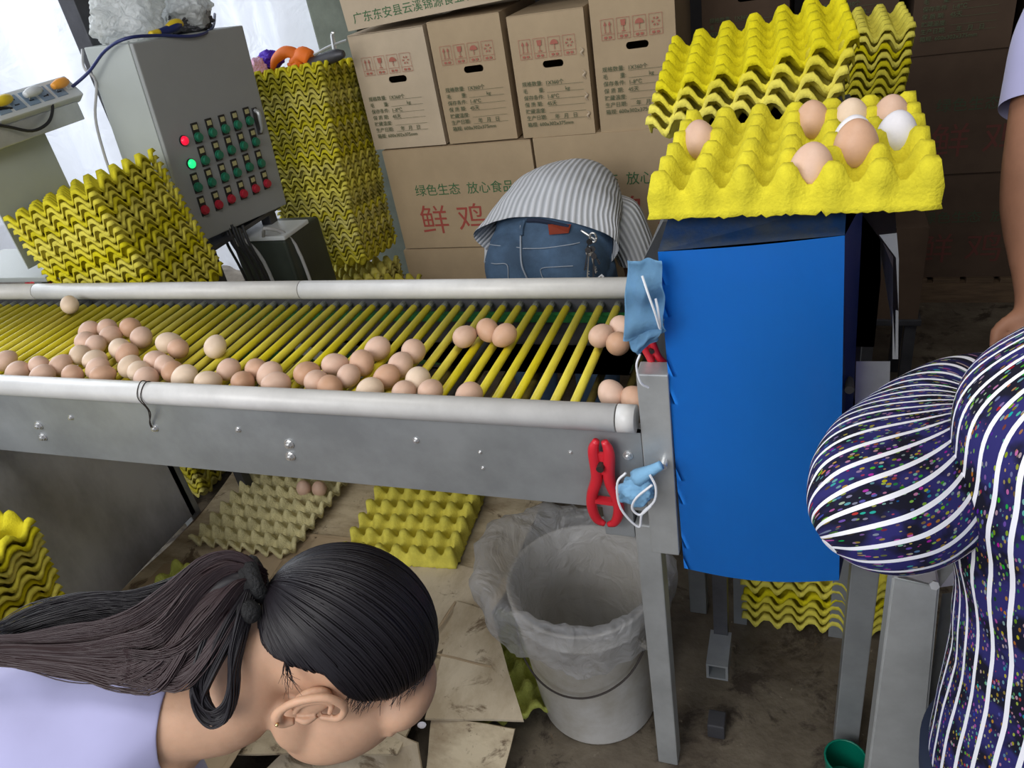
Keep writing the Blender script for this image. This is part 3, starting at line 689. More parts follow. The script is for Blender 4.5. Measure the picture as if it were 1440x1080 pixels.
bm = bmesh.new(); tube(bm, [(0.104, y0, z0), (0.118, y0+.001, z0-.010), (0.116, (y0+y1)/2, (z0+z1)/2), (0.112, y1, z1+.012), (0.104, y1, z1)], [0.006, 0.0075, 0.0065, 0.005, 0.004], n=8)
obj('handle', bm, 'steel_light', door); obj('lock_plate', B(0.101, 0.104, min(y0, y1)-0.010, max(y0, y1)+0.008, z1-.006, z0+.008, bev=.001), 'steel_dark', door)
t = thing('cabinet_stand', 'dark steel stand carrying the grey control cabinet', 'stand', (-1.83, 2.0, 0))
for sx in (-.08, .07):
    for sy in (-.18, .16): obj('leg', B(sx-.02, sx+.02, sy-.02, sy+.02, 0, 0.79, bev=.003), 'steel_dark', t)
obj('shelf', B(-.11, .10, -.21, .20, 0.772, 0.785), 'steel_dark', t)
# motor housing with hoses under the cabinet
t = thing('pump_housing', 'dark green machine box with grey hoses below the control cabinet', 'machine', (-1.72, 2.13, 0.0))
obj('housing', B(-0.12, 0.10, -0.10, 0.12, 0.35, 0.72, bev=0.01), 'machine_green', t)
obj('pedestal', B(-0.08, 0.06, -0.06, 0.08, 0.0, 0.35, bev=0.01), 'steel_dark', t)
obj('cover', B(-0.125, 0.105, -0.105, 0.05, 0.72, 0.735, bev=0.004), 'white_plastic', t)
for k, (a, b) in enumerate((((-0.09, -0.11, 0.71), (0.03, -0.13, 0.40)), ((0.02, -0.10, 0.735), (0.115, -0.05, 0.38)))):
    bm = tube(bmesh.new(), [a, (a[0]+.04, a[1]-.02, a[2]+.035), (b[0]-.015, b[1]-.005, a[2]-.05), b], 0.006, n=8); obj('hose', bm, 'grey_cable', t)
bm = bmesh.new()
for k in range(7):
    q = P(318+k*5, 338+random.uniform(-3, 3), y=1.93)-Vector((0, 0, 0))
    tube(bm, [q+Vector((0, 0, .05)), q+Vector((.012, -.01, -.01)), q+Vector((.02+.01*(k % 2), .0, -.10)), q+Vector((.02, .02, -.28))], 0.0045, n=6)
o = obj('cable_bundle', bm, 'black'); tag(o, 'tangle of black cables hanging under the bottom edge of the control cabinet', 'cables')
# plastic bags and cutter lying on the cabinet top
def crumple(name, c, a, b, cc, m, amp, seed, label, cat, sc_=1.0, rough=9):
    bm = bmesh.new(); bmesh.ops.create_icosphere(bm, subdivisions=5, radius=1.0)
    A = Matrix((Vector(a), Vector(b), Vector(cc))).transposed()
    for v in bm.verts:
        p = v.co.copy(); n = nz3(p*1.6+Vector((seed, 0, 0)))*amp+abs(nz3(p*3.5+Vector((seed, 5, 0))))*amp*0.9-abs(nz3(p*rough+Vector((seed, 9, 0))))*amp*0.5
        p = p*(1+n); p.z = max(p.z, -0.75); v.co = Vector(c)+A @ p
    o = obj(name, bm, m, smooth=True); return tag(o, label, cat)
tp = cab.matrix_world
ctop = lambda x, y, z: tp @ Vector((x, y, CH+z))
crumple('plastic_bag', ctop(-0.03, -0.10, 0.062), (0.09, 0, 0), (0, 0.10, 0), (0, 0, 0.085), 'bag_white', 0.35, 1.0, 'milky crumpled plastic bag on the left of the control cabinet top', 'plastic bag')
crumple('plastic_bag', ctop(-0.01, 0.09, 0.055), (0.08, 0, 0), (0, 0.085, 0), (0, 0, 0.075), 'bag_white', 0.4, 7.0, 'crumpled clear bag of grey stuff on the right of the control cabinet top', 'plastic bag')
crumple('grey_rag', ctop(0.02, 0.085, 0.027), (0.05, 0, 0), (0, 0.07, 0), (0, 0, 0.036), 'steel_dark', 0.4, 3.0, 'dark rag inside the right bag on the control cabinet top', 'rag')
t = thing('yellow_plug', 'yellow and navy cable connector on the front edge of the cabinet top', 'plug', ctop(0.075, -0.06, 0.018), (0, 0, rad(84)))
bm = bmesh.new(); tube(bm, [(-0.035, 0, 0), (0.0, 0, 0.0), (0.03, 0, 0.004), (0.05, 0, 0.006)], [0.009, 0.012, 0.014, 0.011], n=10); obj('plug_body', bm, 'navy_plastic', t, smooth=True)
bm = bmesh.new(); tube(bm, [(0.002, 0, 0.006), (0.03, 0, 0.012), (0.052, 0, 0.010), (0.056, 0, 0.0)], [0.008, 0.0115, 0.011, 0.007], n=10); obj('plug_cap', bm, 'yellow_plastic', t, smooth=True)
bm = bmesh.new(); tube(bm, [(-0.065, 0, 0), (-0.032, 0, 0)], [0.0085, 0.0095], n=10); obj('cable_sleeve', bm, 'yellow_plastic', t, smooth=True)
# left bench rail, strip, sheet
Mr = P(133, 165, x=-1.98)
t = thing('steel_bench', 'galvanised steel bench at the far left carrying the white power strip', 'bench', (-1.98, 1.3, 0))
zb = 1.262
obj('top_rail', B(-0.16, 0.02, 0.12, 0.47, zb-0.05, zb, bev=0.003), 'steel_light', t)
obj('top_rail', B(-0.90, -0.16, 0.12, 0.47, zb-0.05, zb, bev=0.003), 'steel_light', t)
obj('side_sheet', B(-0.03, -0.026, 0.12, 0.36, 0.90, zb-0.05), 'cabinet_side', t)
obj('lower_shelf', B(-0.40, 0.02, 0.12, 0.34, 0.86, 0.875, bev=.002), 'cabinet_side', t)
for lx, ly in ((-.38, .13), (-.38, .42), (-.16, .42), (-.02, .13)): obj('leg', B(lx-.016, lx+.016, ly-.01, ly+.02, 0, zb-.05 if lx < -.1 else .86), 'steel', t)
st0 = P(62, 150, x=-1.965)
t = thing('power_strip', 'white power strip with blue-grey socket faces on the steel bench', 'power strip', (-1.985, st0.y, zb+0.028), (0, rad(52), 0))
obj('strip_body', B(-0.035, 0.035, -0.16, 0.13, -0.012, 0.023, bev=0.006), 'white_plastic', t)
for k in range(5):
    f = obj('socket_face', B(-0.022, 0.022, -0.145+k*0.048, -0.108+k*0.048, 0.023, 0.025, bev=0.0008), 'slate_plastic', t)
    for s in (-.008, .008): obj('socket_hole', B(s-.0015, s+.0015, -0.135+k*.048, -0.120+k*.048, 0.025, 0.0255), 'black', f)
obj('switch', B(-0.012, 0.012, 0.096, 0.118, 0.023, 0.029, bev=.001), 'white_plastic', t)
Ms = Matrix.Translation(t.location) @ Matrix.Rotation(rad(52), 4, 'Y')
def plug(label, yy, m, yaw):
    tt = thing('plug', label, 'plug', Ms @ Vector((-.002, yy, 0.034)), (0, rad(52), yaw)); bm = bmesh.new()
    tube(bm, [(0, -0.022, 0.006), (0, 0.0, 0.010), (0, 0.022, 0.012), (0, 0.036, 0.010)], [0.008, 0.013, 0.012, 0.006], n=10); obj('plug_body', bm, m, tt, smooth=True)
    obj('pin', B(-.006, -.004, -0.006, 0.0, -0.009, 0.002), 'steel_light', tt); obj('pin', B(.004, .006, -0.006, 0.0, -0.009, 0.002), 'steel_light', tt)
plug('yellow plug in the near socket of the power strip', -0.125, 'yellow_plastic', 0.2); plug('white plug in the middle of the power strip', -0.03, 'white_plastic', 0.1); plug('orange plug in the far socket of the power strip', 0.065, 'orange_plastic', 0.1)
def cable(label, pts, r, m):
    o = obj('cable', tube(bmesh.new(), pts, r, n=8), m, smooth=True); tag(o, label, 'cable')
cable('navy cable arching from the orange plug up to the cabinet top', [P(97, 126, x=-1.97), P(125, 101, x=-1.90), P(148, 71, x=-1.82), P(178, 54, x=-1.74), P(220, 50, x=-1.722), P(268, 51, x=-1.70), P(290, 46, x=-1.70), P(300, 36, x=-1.74), P(302, 20, x=-1.8)], 0.0045, 'navy_plastic')
cable('short black cable running left from the yellow plug', [P(-30, 152, x=-1.96), P(0, 152, x=-1.96), P(30, 153, x=-1.965), P(50, 148, x=-1.965)], 0.0042, 'black')
cable('black cable looping below the power strip', [P(66, 133, x=-1.965), P(74, 150, x=-1.95), P(68, 172, x=-1.94), P(45, 184, x=-1.94), P(10, 178, x=-1.95), P(-30, 172, x=-1.96)], 0.0042, 'black')
cable('thin grey cable running down between bench and cabinet', [P(116, 70, x=-1.99), P(118, 95, x=-1.95), P(135, 115, x=-1.93), P(134, 165, x=-1.94), P(146, 215, x=-1.93), P(158, 250, x=-1.92)], 0.004, 'grey_cable')
# light folded sheet and red thing at the far left behind the rear pipe
q = P(50, 397, y=1.44)
crumple('red_cap', (q.x, 1.445, q.z-0.01), (0.045, 0, 0), (0, 0.03, 0), (0, 0, 0.026), 'red_plastic', 0.3, 2.0, 'crumpled red cap between the leaning tray stack and rear pipe', 'cap')

# ---------------------------------------------------------------- tray stacks
# leaning stack on its support behind the conveyor
Rl = (rad(1.4), rad(-11.49), rad(7.62))
Ml = Matrix.Rotation(Rl[2], 3, 'Z') @ Matrix.Rotation(Rl[1], 3, 'Y') @ Matrix.Rotation(Rl[0], 3, 'X')
tc_ = Vector((-1.846, 1.565, 1.084)); base = tc_-Ml @ Vector((0, 0, 0.36+0.045))
stack(base, Rl, 19, 0.020, ['yellow', 'yellow2'], 'the stack leaning behind the conveyor at the left', 'trays of the stack leaning at the left')
t = thing('stack_table', 'dark steel table under the leaning tray stack', 'table', (-1.78, 1.58, 0))
obj('table_top', B(-0.16, 0.22, -0.16, 0.16, 0.62, 0.635), 'steel_dark', t).rotation_euler = (0, rad(-11.4), 0)
for sx, sy in ((-.13, -.13), (-.13, .13), (.18, -.13), (.18, .13)): obj('leg', B(sx-.015, sx+.015, sy-.015, sy+.015, 0, 0.62+sx*0.2), 'steel_dark', t)
# tall stack beside the cartons
Rt_ = (rad(-11.03), rad(-1.43), rad(-0.28+4))
stack((-1.695, 2.465, 0.46), (rad(-8), rad(-1.4), rad(3)), 41, 0.0168, ['old', 'old', 'yellow'], 'the tall olive stack beside the cartons', 'trays of the tall stack beside the cartons', jit=0.004, curve=(0.0, -0.015))
stack((-1.690, 2.44, 0.02), (0, 0, 0.05), 22, 0.0165, ['old'], 'the dark pile carrying the tall olive stack', 'trays piled below the tall stack', jit=0.004)
stack((P(548, 375, y=2.38).x-0.07, 2.30, 0.02), (0, 0, -0.05), 20, 0.0175, ['old'], 'the short stack right of the tall one', 'trays of the short stack right of the tall one')
stack((P(428, 392, y=1.85).x-0.02, 1.86, 0.02), (0, 0, 0.25), 22, 0.0175, ['old', 'yellow'], 'the low stack peeping over the rear pipe', 'trays of the low stack behind the rear pipe')
# bits on top of the tall stack
ztop = P(430, 92, y=2.45).z
def at_top(px, py, y=2.50): q = P(px, py+5, y=y); return (q.x, y, q.z)
def cloth_bit(name, c, a, b, cc, m, seed, label, cat, amp=0.35): return crumple(name, c, a, b, cc, m, amp, seed, label, cat, rough=5)
cloth_bit('purple_cloth', at_top(378, 82, 2.56), (0.055, 0, 0), (0, 0.03, 0), (0, 0, 0.032), 'purple', 4, 'violet cloth scrap behind the orange cloth on the tall tray stack', 'cloth')
cloth_bit('pink_tissue', at_top(363, 90, 2.50), (0.03, 0, 0), (0, 0.03, 0), (0, 0, 0.030), 'pink', 6, 'pink tissue at the left end of the tall tray stack top', 'tissue')
bm = bmesh.new()
loftpts = [at_top(383, 92), at_top(388, 78), at_top(402, 68), at_top(416, 72), at_top(420, 84), at_top(405, 86)]
for dy in (0.0,):
    tube(bm, [Vector(q)+Vector((0, 0, 0)) for q in loftpts], [0.008, 0.016, 0.02, 0.02, 0.018, 0.006], n=10)
tube(bm, [at_top(410, 84), at_top(424, 72), at_top(436, 76)], [0.012, 0.026, 0.028], n=10)
o = obj('orange_cloth', bm, 'orange', smooth=True); tag(o, 'bright orange curled cloth lying on top of the tall tray stack', 'cloth')
t = thing('wire_tool', 'dark metal clamp tool with a light bar at right on the tall stack top', 'tool', at_top(460, 78))
bm = bmesh.new(); tube(bm, [(-.09, 0, -.012), (-.03, 0, -.004), (.04, 0, .008), (.07, 0, .01)], [.018, .022, .02, .012], n=8); obj('tool_body', bm, 'steel_dark', t, smooth=True)
bm = bmesh.new(); tube(bm, [(-.04, -.01, .02), (.03, -.01, .04), (.10, -.01, .052)], [.005, .005, .004], n=6); obj('tool_bar', bm, 'steel_light', t)
bm = bmesh.new(); tube(bm, [(.045, -.01, .03), (.05, -.01, .075), (.06, -.01, .08)], [.008, .006, .003], n=6); obj('tool_clip', bm, 'bolt', t)
# under the conveyor
stack((P(300, 700, y=1.60).x-0.06, 1.62, 0.02), (0, 0, 0.1), 26, 0.0195, ['yellow', 'old'], 'the stack standing under the conveyor by the steel side panel', 'trays of the stack under the conveyor')
rl = (0, rad(15), 0); Mll = Matrix.Rotation(rad(15), 3, 'Y'); nl = 27
topc = P(46, 732, d=1.55)+Mll @ Vector((-.150, -.144, -.045))
stack(topc-Mll @ Vector((0, 0, (nl-1)*0.0225)), rl, nl, 0.0225, ['yellow', 'yellow2'], 'the stack at the lower left edge of the photo', 'trays of the stack at the lower left edge', yawj=1.5)
stack((0.045, 1.445, 0.0), (0, 0, rad(3)), 6, 0.026, ['yellow', 'yellow2'], 'the low stack on the floor behind the blue cover', 'trays on the floor behind the blue cover')

# ---------------------------------------------------------------- flattened cartons on the floor
ZC = 0.125
bd = thing('flattened_cartons', 'stained flattened cartons spread as a low table under the conveyor', 'cardboard')
def sheet(name, pts, m, th=0.006, rag=0.0):
    bm = bmesh.new(); v = []
    pts = [Vector(p) for p in pts]
    for i, p in enumerate(pts):
        q = pts[(i+1) % len(pts)]
        for k in range(8):
            t_ = k/8; w_ = p.lerp(q, t_); v.append(bm.verts.new(w_+Vector((nz3(w_*9)*0.006, nz3(w_*9+Vector((3, 3, 3)))*0.006, 0))))
    cc = bm.verts.new(sum((w.co for w in v), Vector())/len(v)); k_ = len(v)
    fs = [bm.faces.new((v[i], v[(i+1) % k_], cc)) for i in range(k_)]
    bmesh.ops.recalc_face_normals(bm, faces=fs)
    if sum(f.normal.z for f in fs) < 0: bmesh.ops.reverse_faces(bm, faces=fs)
    bmesh.ops.solidify(bm, geom=fs, thickness=th)
    return obj(name, bm, m, bd)
z = ZC
def pz(px, py, zz=z): return P(px, py, z=zz)
sheet('carton_sheet', [pz(150, 850), pz(272, 735), pz(530, 745), pz(495, 880), pz(300, 900)], 'board')
sheet('carton_sheet', [pz(268, 740, z-.007), pz(330, 660, z-.007), pz(765, 700, z-.007), pz(705, 830, z-.007), pz(430, 800, z-.007)], 'board')
sheet('carton_sheet', [pz(560, 775, z+.001), pz(725, 812, z+.001), pz(690, 862, z+.001), pz(560, 960, z+.001), pz(470, 900, z+.001)], 'board2')
sheet('carton_sheet', [pz(640, 845, z+.008), pz(690, 860, z+.008), pz(735, 1022-10, z+.008), pz(600, 1010, z+.008)], 'board2')
sheet('carton_sheet', [pz(120, 870, z-.010), pz(480, 830, z-.010), pz(640, 900, z-.010), pz(560, 1060, z-.010), pz(330, 1060, z-.01)], 'board')
# folded-down flaps towards the viewer and the bucket
sheet('folded_flap', [pz(610, 1005, z), pz(722, 1025, z), P(700, 1120, z=0.02), P(590, 1120, z=0.02)], 'board')
sheet('folded_flap', [pz(480, 985, z-.004), pz(588, 1045, z-.004), P(592, 1120, z=0.02), P(330, 1120, z=.02)], 'board2')
for a0, a1 in (((640, 845), (560, 960)), ((330, 740), (520, 760)), ((230, 792), (420, 820)), ((560, 905), (690, 935))):
    sheet('crease', [pz(a0[0], a0[1], z+.010), pz(a1[0], a1[1], z+.010), pz(a1[0]+1, a1[1]+3, z+.010), pz(a0[0]+1, a0[1]+3, z+.010)], 'card', 0.001)
obj('packing_block', B(-1.72, -0.78, 0.98, 1.60, 0.0, ZC-0.02), 'card_dark', bd)
# trays on the cartons
q = P(586, 730, z=ZC+.02)
tray((q.x, q.y, ZC+0.006), (0, 0, rad(5)), 'full', 'bright yellow empty egg tray lying alone on the flattened cartons')
q = P(385, 716, z=ZC+.02)
bt = tray((q.x, q.y, ZC+0.003), (0, 0, rad(-1)), 'beige', 'beige egg tray on the flattened cartons holding two eggs')
Tb = Matrix.Translation(bt.location) @ Matrix.Rotation(rad(-1), 4, 'Z')
for i, (px, py) in enumerate(((427, 686), (449, 687))):
    q = P(px, py, z=ZC+0.045); o = bpy.data.objects.new('egg', EM['egg']); C.objects.link(o); o.location = q
    o.rotation_euler = (0.1, 0.15, 0); o.scale = (1.0, 1.0, 1.0)
    tag(o, ['pinkish egg, left one of two in the beige tray', 'pinkish egg, right one of two in the beige tray'][i], 'egg', 'eggs in the beige tray')
tray((P(262, 885, z=ZC).x-0.02, P(262, 885, z=ZC).y-0.0, ZC+0.006), (0, 0, rad(-8)), 'lime', 'lime egg tray mostly hidden behind the black ponytail')
tray((P(700, 935, z=0.09).x-0.02, P(700, 935, z=0.09).y+.02, 0.03), (0, rad(6), rad(35)), 'lime', 'greenish egg tray showing beneath the cardboard beside the bucket')
t = thing('eggshell_bit', 'tiny white eggshell fragment on the flattened carton near the forehead', 'eggshell', pz(594, 1022)+Vector((0, 0, .006)))
bm = bmesh.new(); ellipsoid(bm, (0, 0, 0), ((.010, 0, 0), (0, .008, 0), (0, 0, .005)), 10, 6); bmesh.ops.delete(bm, geom=[v for v in bm.verts if v.co.z > 0.002], context='VERTS'); obj('shell', bm, 'egg_w', t, smooth=True)

# ---------------------------------------------------------------- blue machine
YM = 0.915
blue = thing('blue_machine', 'blue sheet metal machine cover with yellow egg trays on top', 'machine', (0, 0, 0))
a = P(925, 354, y=YM); b = P(1188, 331, y=YM); c = P(1180, 816, y=YM); d = P(962, 799, y=YM); dm = P(1075, 812, y=YM)
bm = bmesh.new(); N_ = 16; top = []; bot = []
for k in range(N_+1):
    f = k/N_; tt = a.lerp(b, f); bb_ = d.lerp(c, f)+Vector((0, 0, -0.006*math.sin(PI*f)))
    bow = -0.006*math.sin(PI*f)
    top.append(Vector((tt.x, YM+bow, tt.z))); bot.append(Vector((bb_.x, YM+bow*1.5, bb_.z)))
rowsb = []
for j in range(13):
    g = j/12; rowsb.append([bm.verts.new(t_.lerp(b_, g)+Vector((0, -0.006*math.sin(PI*g)*math.sin(PI*k/N_), 0))) for k, (t_, b_) in enumerate(zip(top, bot))])
for j in range(12):
    for k in range(N_): bm.faces.new((rowsb[j][k], rowsb[j+1][k], rowsb[j+1][k+1], rowsb[j][k+1]))
bmesh.ops.solidify(bm, geom=list(bm.faces), thickness=-0.002); bmesh.ops.recalc_face_normals(bm, faces=bm.faces)
obj('front_cover', bm, 'blue', blue, smooth=False)

def quad(name, pts, m, parent, th=0.002):
    bm = bmesh.new(); f = bm.faces.new([bm.verts.new(p) for p in pts]); bmesh.ops.solidify(bm, geom=[f], thickness=th); bmesh.ops.recalc_face_normals(bm, faces=bm.faces); return obj(name, bm, m, parent)
ztm = 1.166
e1 = Vector((a.x+0.012, YM+0.045, ztm)); e2 = Vector((b.x+0.002, YM+0.045, ztm))
quad('top_slope', [a+Vector((0, .001, 0)), b+Vector((0, .001, 0)), e2, e1], 'blue_dirty', blue)
quad('top_plate', [e1, e2, e2+Vector((0, .78, 0)), e1+Vector((0, .78, 0))], 'blue_dirty', blue)
s1 = Vector((b.x+0.020, YM+0.05, ztm-0.002)); s2 = Vector((c.x+0.010, YM+0.05, c.z+0.02))
quad('side_cover', [b, c, s2, s1], 'blue_dark', blue)
quad('side_cover', [a+Vector((.007, .004, 0)), d+Vector((.007, .004, .004)), Vector((d.x+0.007, YM+.25, d.z)), Vector((a.x+0.007, YM+.25, a.z))], 'blue_dark', blue)
p = P(1194, 540, y=YM+0.02); obj('knob', cyl(bmesh.new(), (p.x, YM+0.03, p.z), (p.x, YM+0.005, p.z), 0.006, n=12), 'black', blue)
# grey hood behind the cover: portal with sloping shoulders
hy = 1.0
hp = [P(905, 365, y=hy), P(932, 312, y=hy), P(1212, 292, y=hy), P(1262, 392, y=hy), P(1262, 505, y=hy)]
hp[1].z = min(hp[1].z, ztm-.004); hp[2].z = ztm-0.004
prof = [Vector((hp[0].x-0.002, hy, 0.80)), hp[0], hp[1], hp[2], hp[3], hp[4]]
for i, (u, v) in enumerate(zip(prof[:-1], prof[1:])):
    quad('hood_sheet', [u, v, v+Vector((0, 0.50, 0)), u+Vector((0, 0.50, 0))], 'grey_hood', blue, 0.002)
quad('dark_interior_sheet', [Vector((hp[0].x+.01, hy+.25, .8)), hp[1]+Vector((0.01, .25, -.01)), hp[2]+Vector((0, .25, -.01)), hp[3]+Vector((-.006, .25, 0)), hp[4]+Vector((-.006, .25, 0)), Vector((hp[4].x-.006, hy+.25, .8))], 'black_gap', blue)  # added black sheet standing in for the dark inside of the hood
quad('hood_gusset', [P(1208, 296, y=hy-.006), P(1258, 290, y=hy-.006), P(1264, 364, y=hy-.006), P(1257, 362, y=hy-.006)], 'grey_hood', blue, 0.003)
quad('hood_flange', [P(1256, 362, y=hy-.006), P(1264, 364, y=hy-.006), P(1263, 505, y=hy-.006), P(1255, 505, y=hy-.006)], 'grey_hood', blue, 0.003)
# lower plates between the cover and the striped sleeve
quad('lower_plate', [P(1204, 508, y=hy+.02), P(1252, 508, y=hy+.02), P(1248, 640, y=hy+.02), P(1200, 640, y=hy+.02)], 'steel_light', blue, 0.004)
obj('drive_box', B(-0.13, 0.105, hy+0.30, hy+0.46, 0.62, 1.10), 'black_gap', blue)
for x_ in (-0.12, 0.09):
    obj('leg', B(x_, x_+0.03, hy+0.30, hy+0.33, 0.0, 0.66), 'steel', blue); obj('leg', B(x_, x_+0.03, hy+0.46, hy+0.49, 0.0, 1.15), 'steel', blue)
bm = B(P(1003, 840, y=1.15).x, P(1023, 840, y=1.15).x, 1.14, 1.17, 0.13, 0.62); obj('hanging_bar', bm, 'steel_dark', blue)
bm = bmesh.new(); xx = P(1010, 885, y=1.10).x
for args in ((xx-.022, xx+.022, 1.06, 1.15, 0.10, 0.105), (xx-.022, xx+.022, 1.06, 1.15, 0.14, 0.145), (xx-.022, xx-.017, 1.06, 1.15, 0.105, 0.14), (xx+.017, xx+.022, 1.06, 1.15, 0.105, 0.14)): box(bm, *args)
obj('square_tube', bm, 'steel', blue)
obj('foot_block', B(xx-0.015, xx+.02, 0.99, 1.03, 0.0, 0.04, bev=.003), 'steel_dark', blue)
# trays on the machine
TAx = (-0.018, 1.072, ztm+0.008)
ta = tray(TAx, (rad(0), 0, rad(-0.5)), 'full', 'yellow egg tray at the front of the blue machine with eggs in it')
for k in range(4):
    lab = ['lowest', 'second lowest', 'third', 'topmost'][k]
    tray((-0.094+0.003*k, 1.462+0.004*k, ztm+0.0+0.022*k), (rad(3+.5*k), rad(-5.5-1.0*k), rad(-2+1.5*k)), ['yellow2', 'yellow', 'yellow2', 'yellow'][k], f'{lab} of four loosely stacked yellow trays, tipped up to the right on the machine')
q3 = P(1288, 45, d=1.66)
n3 = 17
for k in range(n3):
    zz = q3.z-0.03-(n3-1-k)*0.0185
    lab = f'topmost tray of the tall yellow stack behind the blue machine' if k == n3-1 else ('lowest tray of the tall yellow stack behind the blue machine' if k == 0 else 'yellow tray inside the tall stack behind the blue machine')
    tray((q3.x-TW/2+random.uniform(-.003, .003)-0.004-0.0012*(n3-k), q3.y+TD/2+random.uniform(-.003, .003), zz), (0, 0, rad(random.uniform(-1.2, 1.2))), random.choice(['yellow', 'yellow2']), lab, 'trays of the tall stack behind the blue machine' if 0 < k < n3-1 else None)
zb3 = q3.z-0.03-(n3-1)*0.0185
t = thing('stack_stand', 'dark steel stand under the tall tray stack behind the blue machine', 'stand', (q3.x-TW/2, q3.y+TD/2, 0))
obj('stand_top', B(-.15, .13, -.14, .14, zb3-.02, zb3-.001), 'steel_dark', t)
for sx in (-.13, .11):
    for sy in (-.12, .12): obj('leg', B(sx-.015, sx+.015, sy-.015, sy+.015, 0, zb3-.02), 'steel_dark', t)
# eggs in the front tray: cell (i,j), standing
def cell(i, j): return (TAx[0]-TW/2+(i+.5)*PX, TAx[1]-TD/2+(j+.5)*PY)
MEGGS = [(3, 0, 'egg', 'pinkish egg standing in the front row of the tray on the blue machine', 0), (4, 0.75, 'egg_b', 'large brown egg just right of the front one on the blue machine', 0.012),
         (0, 2.6, 'egg', 'pale pink egg at the left edge of the tray on the blue machine', 0), (3, 3.6, 'egg_b', 'brown egg at the back middle of the tray on the blue machine', 0.0),
         (4, 2.0, 'egg_w', 'white egg half hidden behind the large brown egg', 0.0), (5, 1.8, 'egg_w', 'white egg at the right side of the tray on the blue machine', 0.004),
         (4, 3.5, 'egg_c', 'pale egg behind the white one, near the askew trays', 0), (5, 3.5, 'egg', 'pinkish egg at the back right of the tray on the blue machine', 0)]
for i, j, k_, lab, up in MEGGS:
    x_, y_ = cell(i, j); o = bpy.data.objects.new('egg', EM[k_]); C.objects.link(o); o.location = (x_, y_, ztm+0.008+0.036+up); s_ = 1.15 if j < 1 else 1.07
    o.scale = (s_, s_, s_); o.rotation_euler = (random.uniform(-.12, .12), random.uniform(-.12, .12), 0); tag(o, lab, 'egg', 'eggs in the tray on the blue machine')

# ---------------------------------------------------------------- bucket and bag
BC = Vector((-0.392, 1.045, 0)); BR0, BR1, BH = 0.128, 0.150, 0.37
bk = thing('bucket', 'white plastic bucket lined with a clear bag beneath the conveyor end', 'bucket', BC)
bm = bmesh.new(); prof = [(0.0, 0.004), (BR0-0.02, 0.002), (BR0-.004, 0.0), (BR0, 0.008), (BR1-.004, BH-.05), (BR1, BH-.048), (BR1+.001, BH-.040), (BR1-.003, BH-.038), (BR1-.001, BH-.002), (BR1+.004, BH), (BR1+.001, BH+.003), (BR1-.006, BH), (BR0-.006, 0.012), (0.0, 0.010)]
n = 64; R_ = []
for r, z_ in prof: R_.append([bm.verts.new((r*math.cos(2*PI*k/n), r*math.sin(2*PI*k/n), z_)) for k in range(n)] if r > 0 else [bm.verts.new((0, 0, z_))])
for u, v in zip(R_[:-1], R_[1:]):
    for k in range(n):
        if len(u) == 1: bm.faces.new((u[0], v[(k+1)%n], v[k]))
        elif len(v) == 1: bm.faces.new((u[k], u[(k+1)%n], v[0]))
        else: bm.faces.new((u[k], u[(k+1)%n], v[(k+1)%n], v[k]))
bmesh.ops.recalc_face_normals(bm, faces=bm.faces); obj('bucket_wall', bm, 'bucket', bk, smooth=True)
hw = []
for k, t_ in enumerate(np.linspace(rad(190), rad(335), 9)):
    f = k/8; r = BR0+(BR1-BR0)*0.6+0.010; hw.append((r*math.cos(t_), r*math.sin(t_), 0.275-0.085*math.sin(PI*f)**0.8))
bm = tube(bmesh.new(), hw, 0.0021, n=8); obj('wire_handle', bm, 'wire', bk)
for k in (0, -1):
    p = hw[k]; obj('handle_lug', cyl(bmesh.new(), (p[0]*.93, p[1]*.93, p[2]), (p[0]*1.03, p[1]*1.03, p[2]), 0.009, n=12), 'bucket', bk)
# bag: lining inside, folded over the rim, hanging as a loose collar; bulging to the left
bm = bmesh.new(); n = 96; prof = []
for f in np.linspace(0, 1, 9): prof.append((BR1-0.012-0.05*(1-f), 0.06+(BH-0.06)*f, 0))
prof += [(BR1-0.002, BH+.02, .2), (BR1+.006, BH+.035, .5), (BR1+.018, BH+.028, .8)]
for f in np.linspace(0, 1, 9): prof.append((BR1+0.024-0.012*f, BH+.01-0.088*f, 1-0.25*f))
R_ = []
for i, (r, z_, w_) in enumerate(prof):
    row = []
    for k in range(n):
        t_ = 2*PI*k/n; c_, s_ = math.cos(t_), math.sin(t_)
        left = max(0, math.cos(t_-rad(172)))**2
        dr = w_*(0.022*nz3((c_*2.2, s_*2.2, z_*9))+0.022*nz3((c_*5, s_*5, z_*14+3))+0.014*nz3((c_*11, s_*11, z_*16)))+w_*left*0.062
        dz = w_*(0.018*nz3((c_*2.0, s_*2.0, 8))+0.008*nz3((c_*6, s_*6, 1)))+w_*left*0.035
        if i < 9: dr = -0.008*abs(nz3((c_*6, s_*6, z_*10)))-0.004*nz3((c_*14, s_*14, z_*20)); dz = 0
        hem = (i/len(prof)) if i > 12 else 0
        dz += -hem*0.03*(nz3((c_*1.6, s_*1.6, 21)))-hem*left*0.06
        row.append(bm.verts.new(((r+dr)*c_, (r+dr)*s_, z_+dz)))
    R_.append(row)
for u, v in zip(R_[:-1], R_[1:]):
    for k in range(n): bm.faces.new((u[k], u[(k+1)%n], v[(k+1)%n], v[k]))
bag = obj('bin_bag', bm, 'bag', smooth=True, loc=BC); tag(bag, 'clear crumpled plastic bag folded over the rim of the white bucket', 'plastic bag')

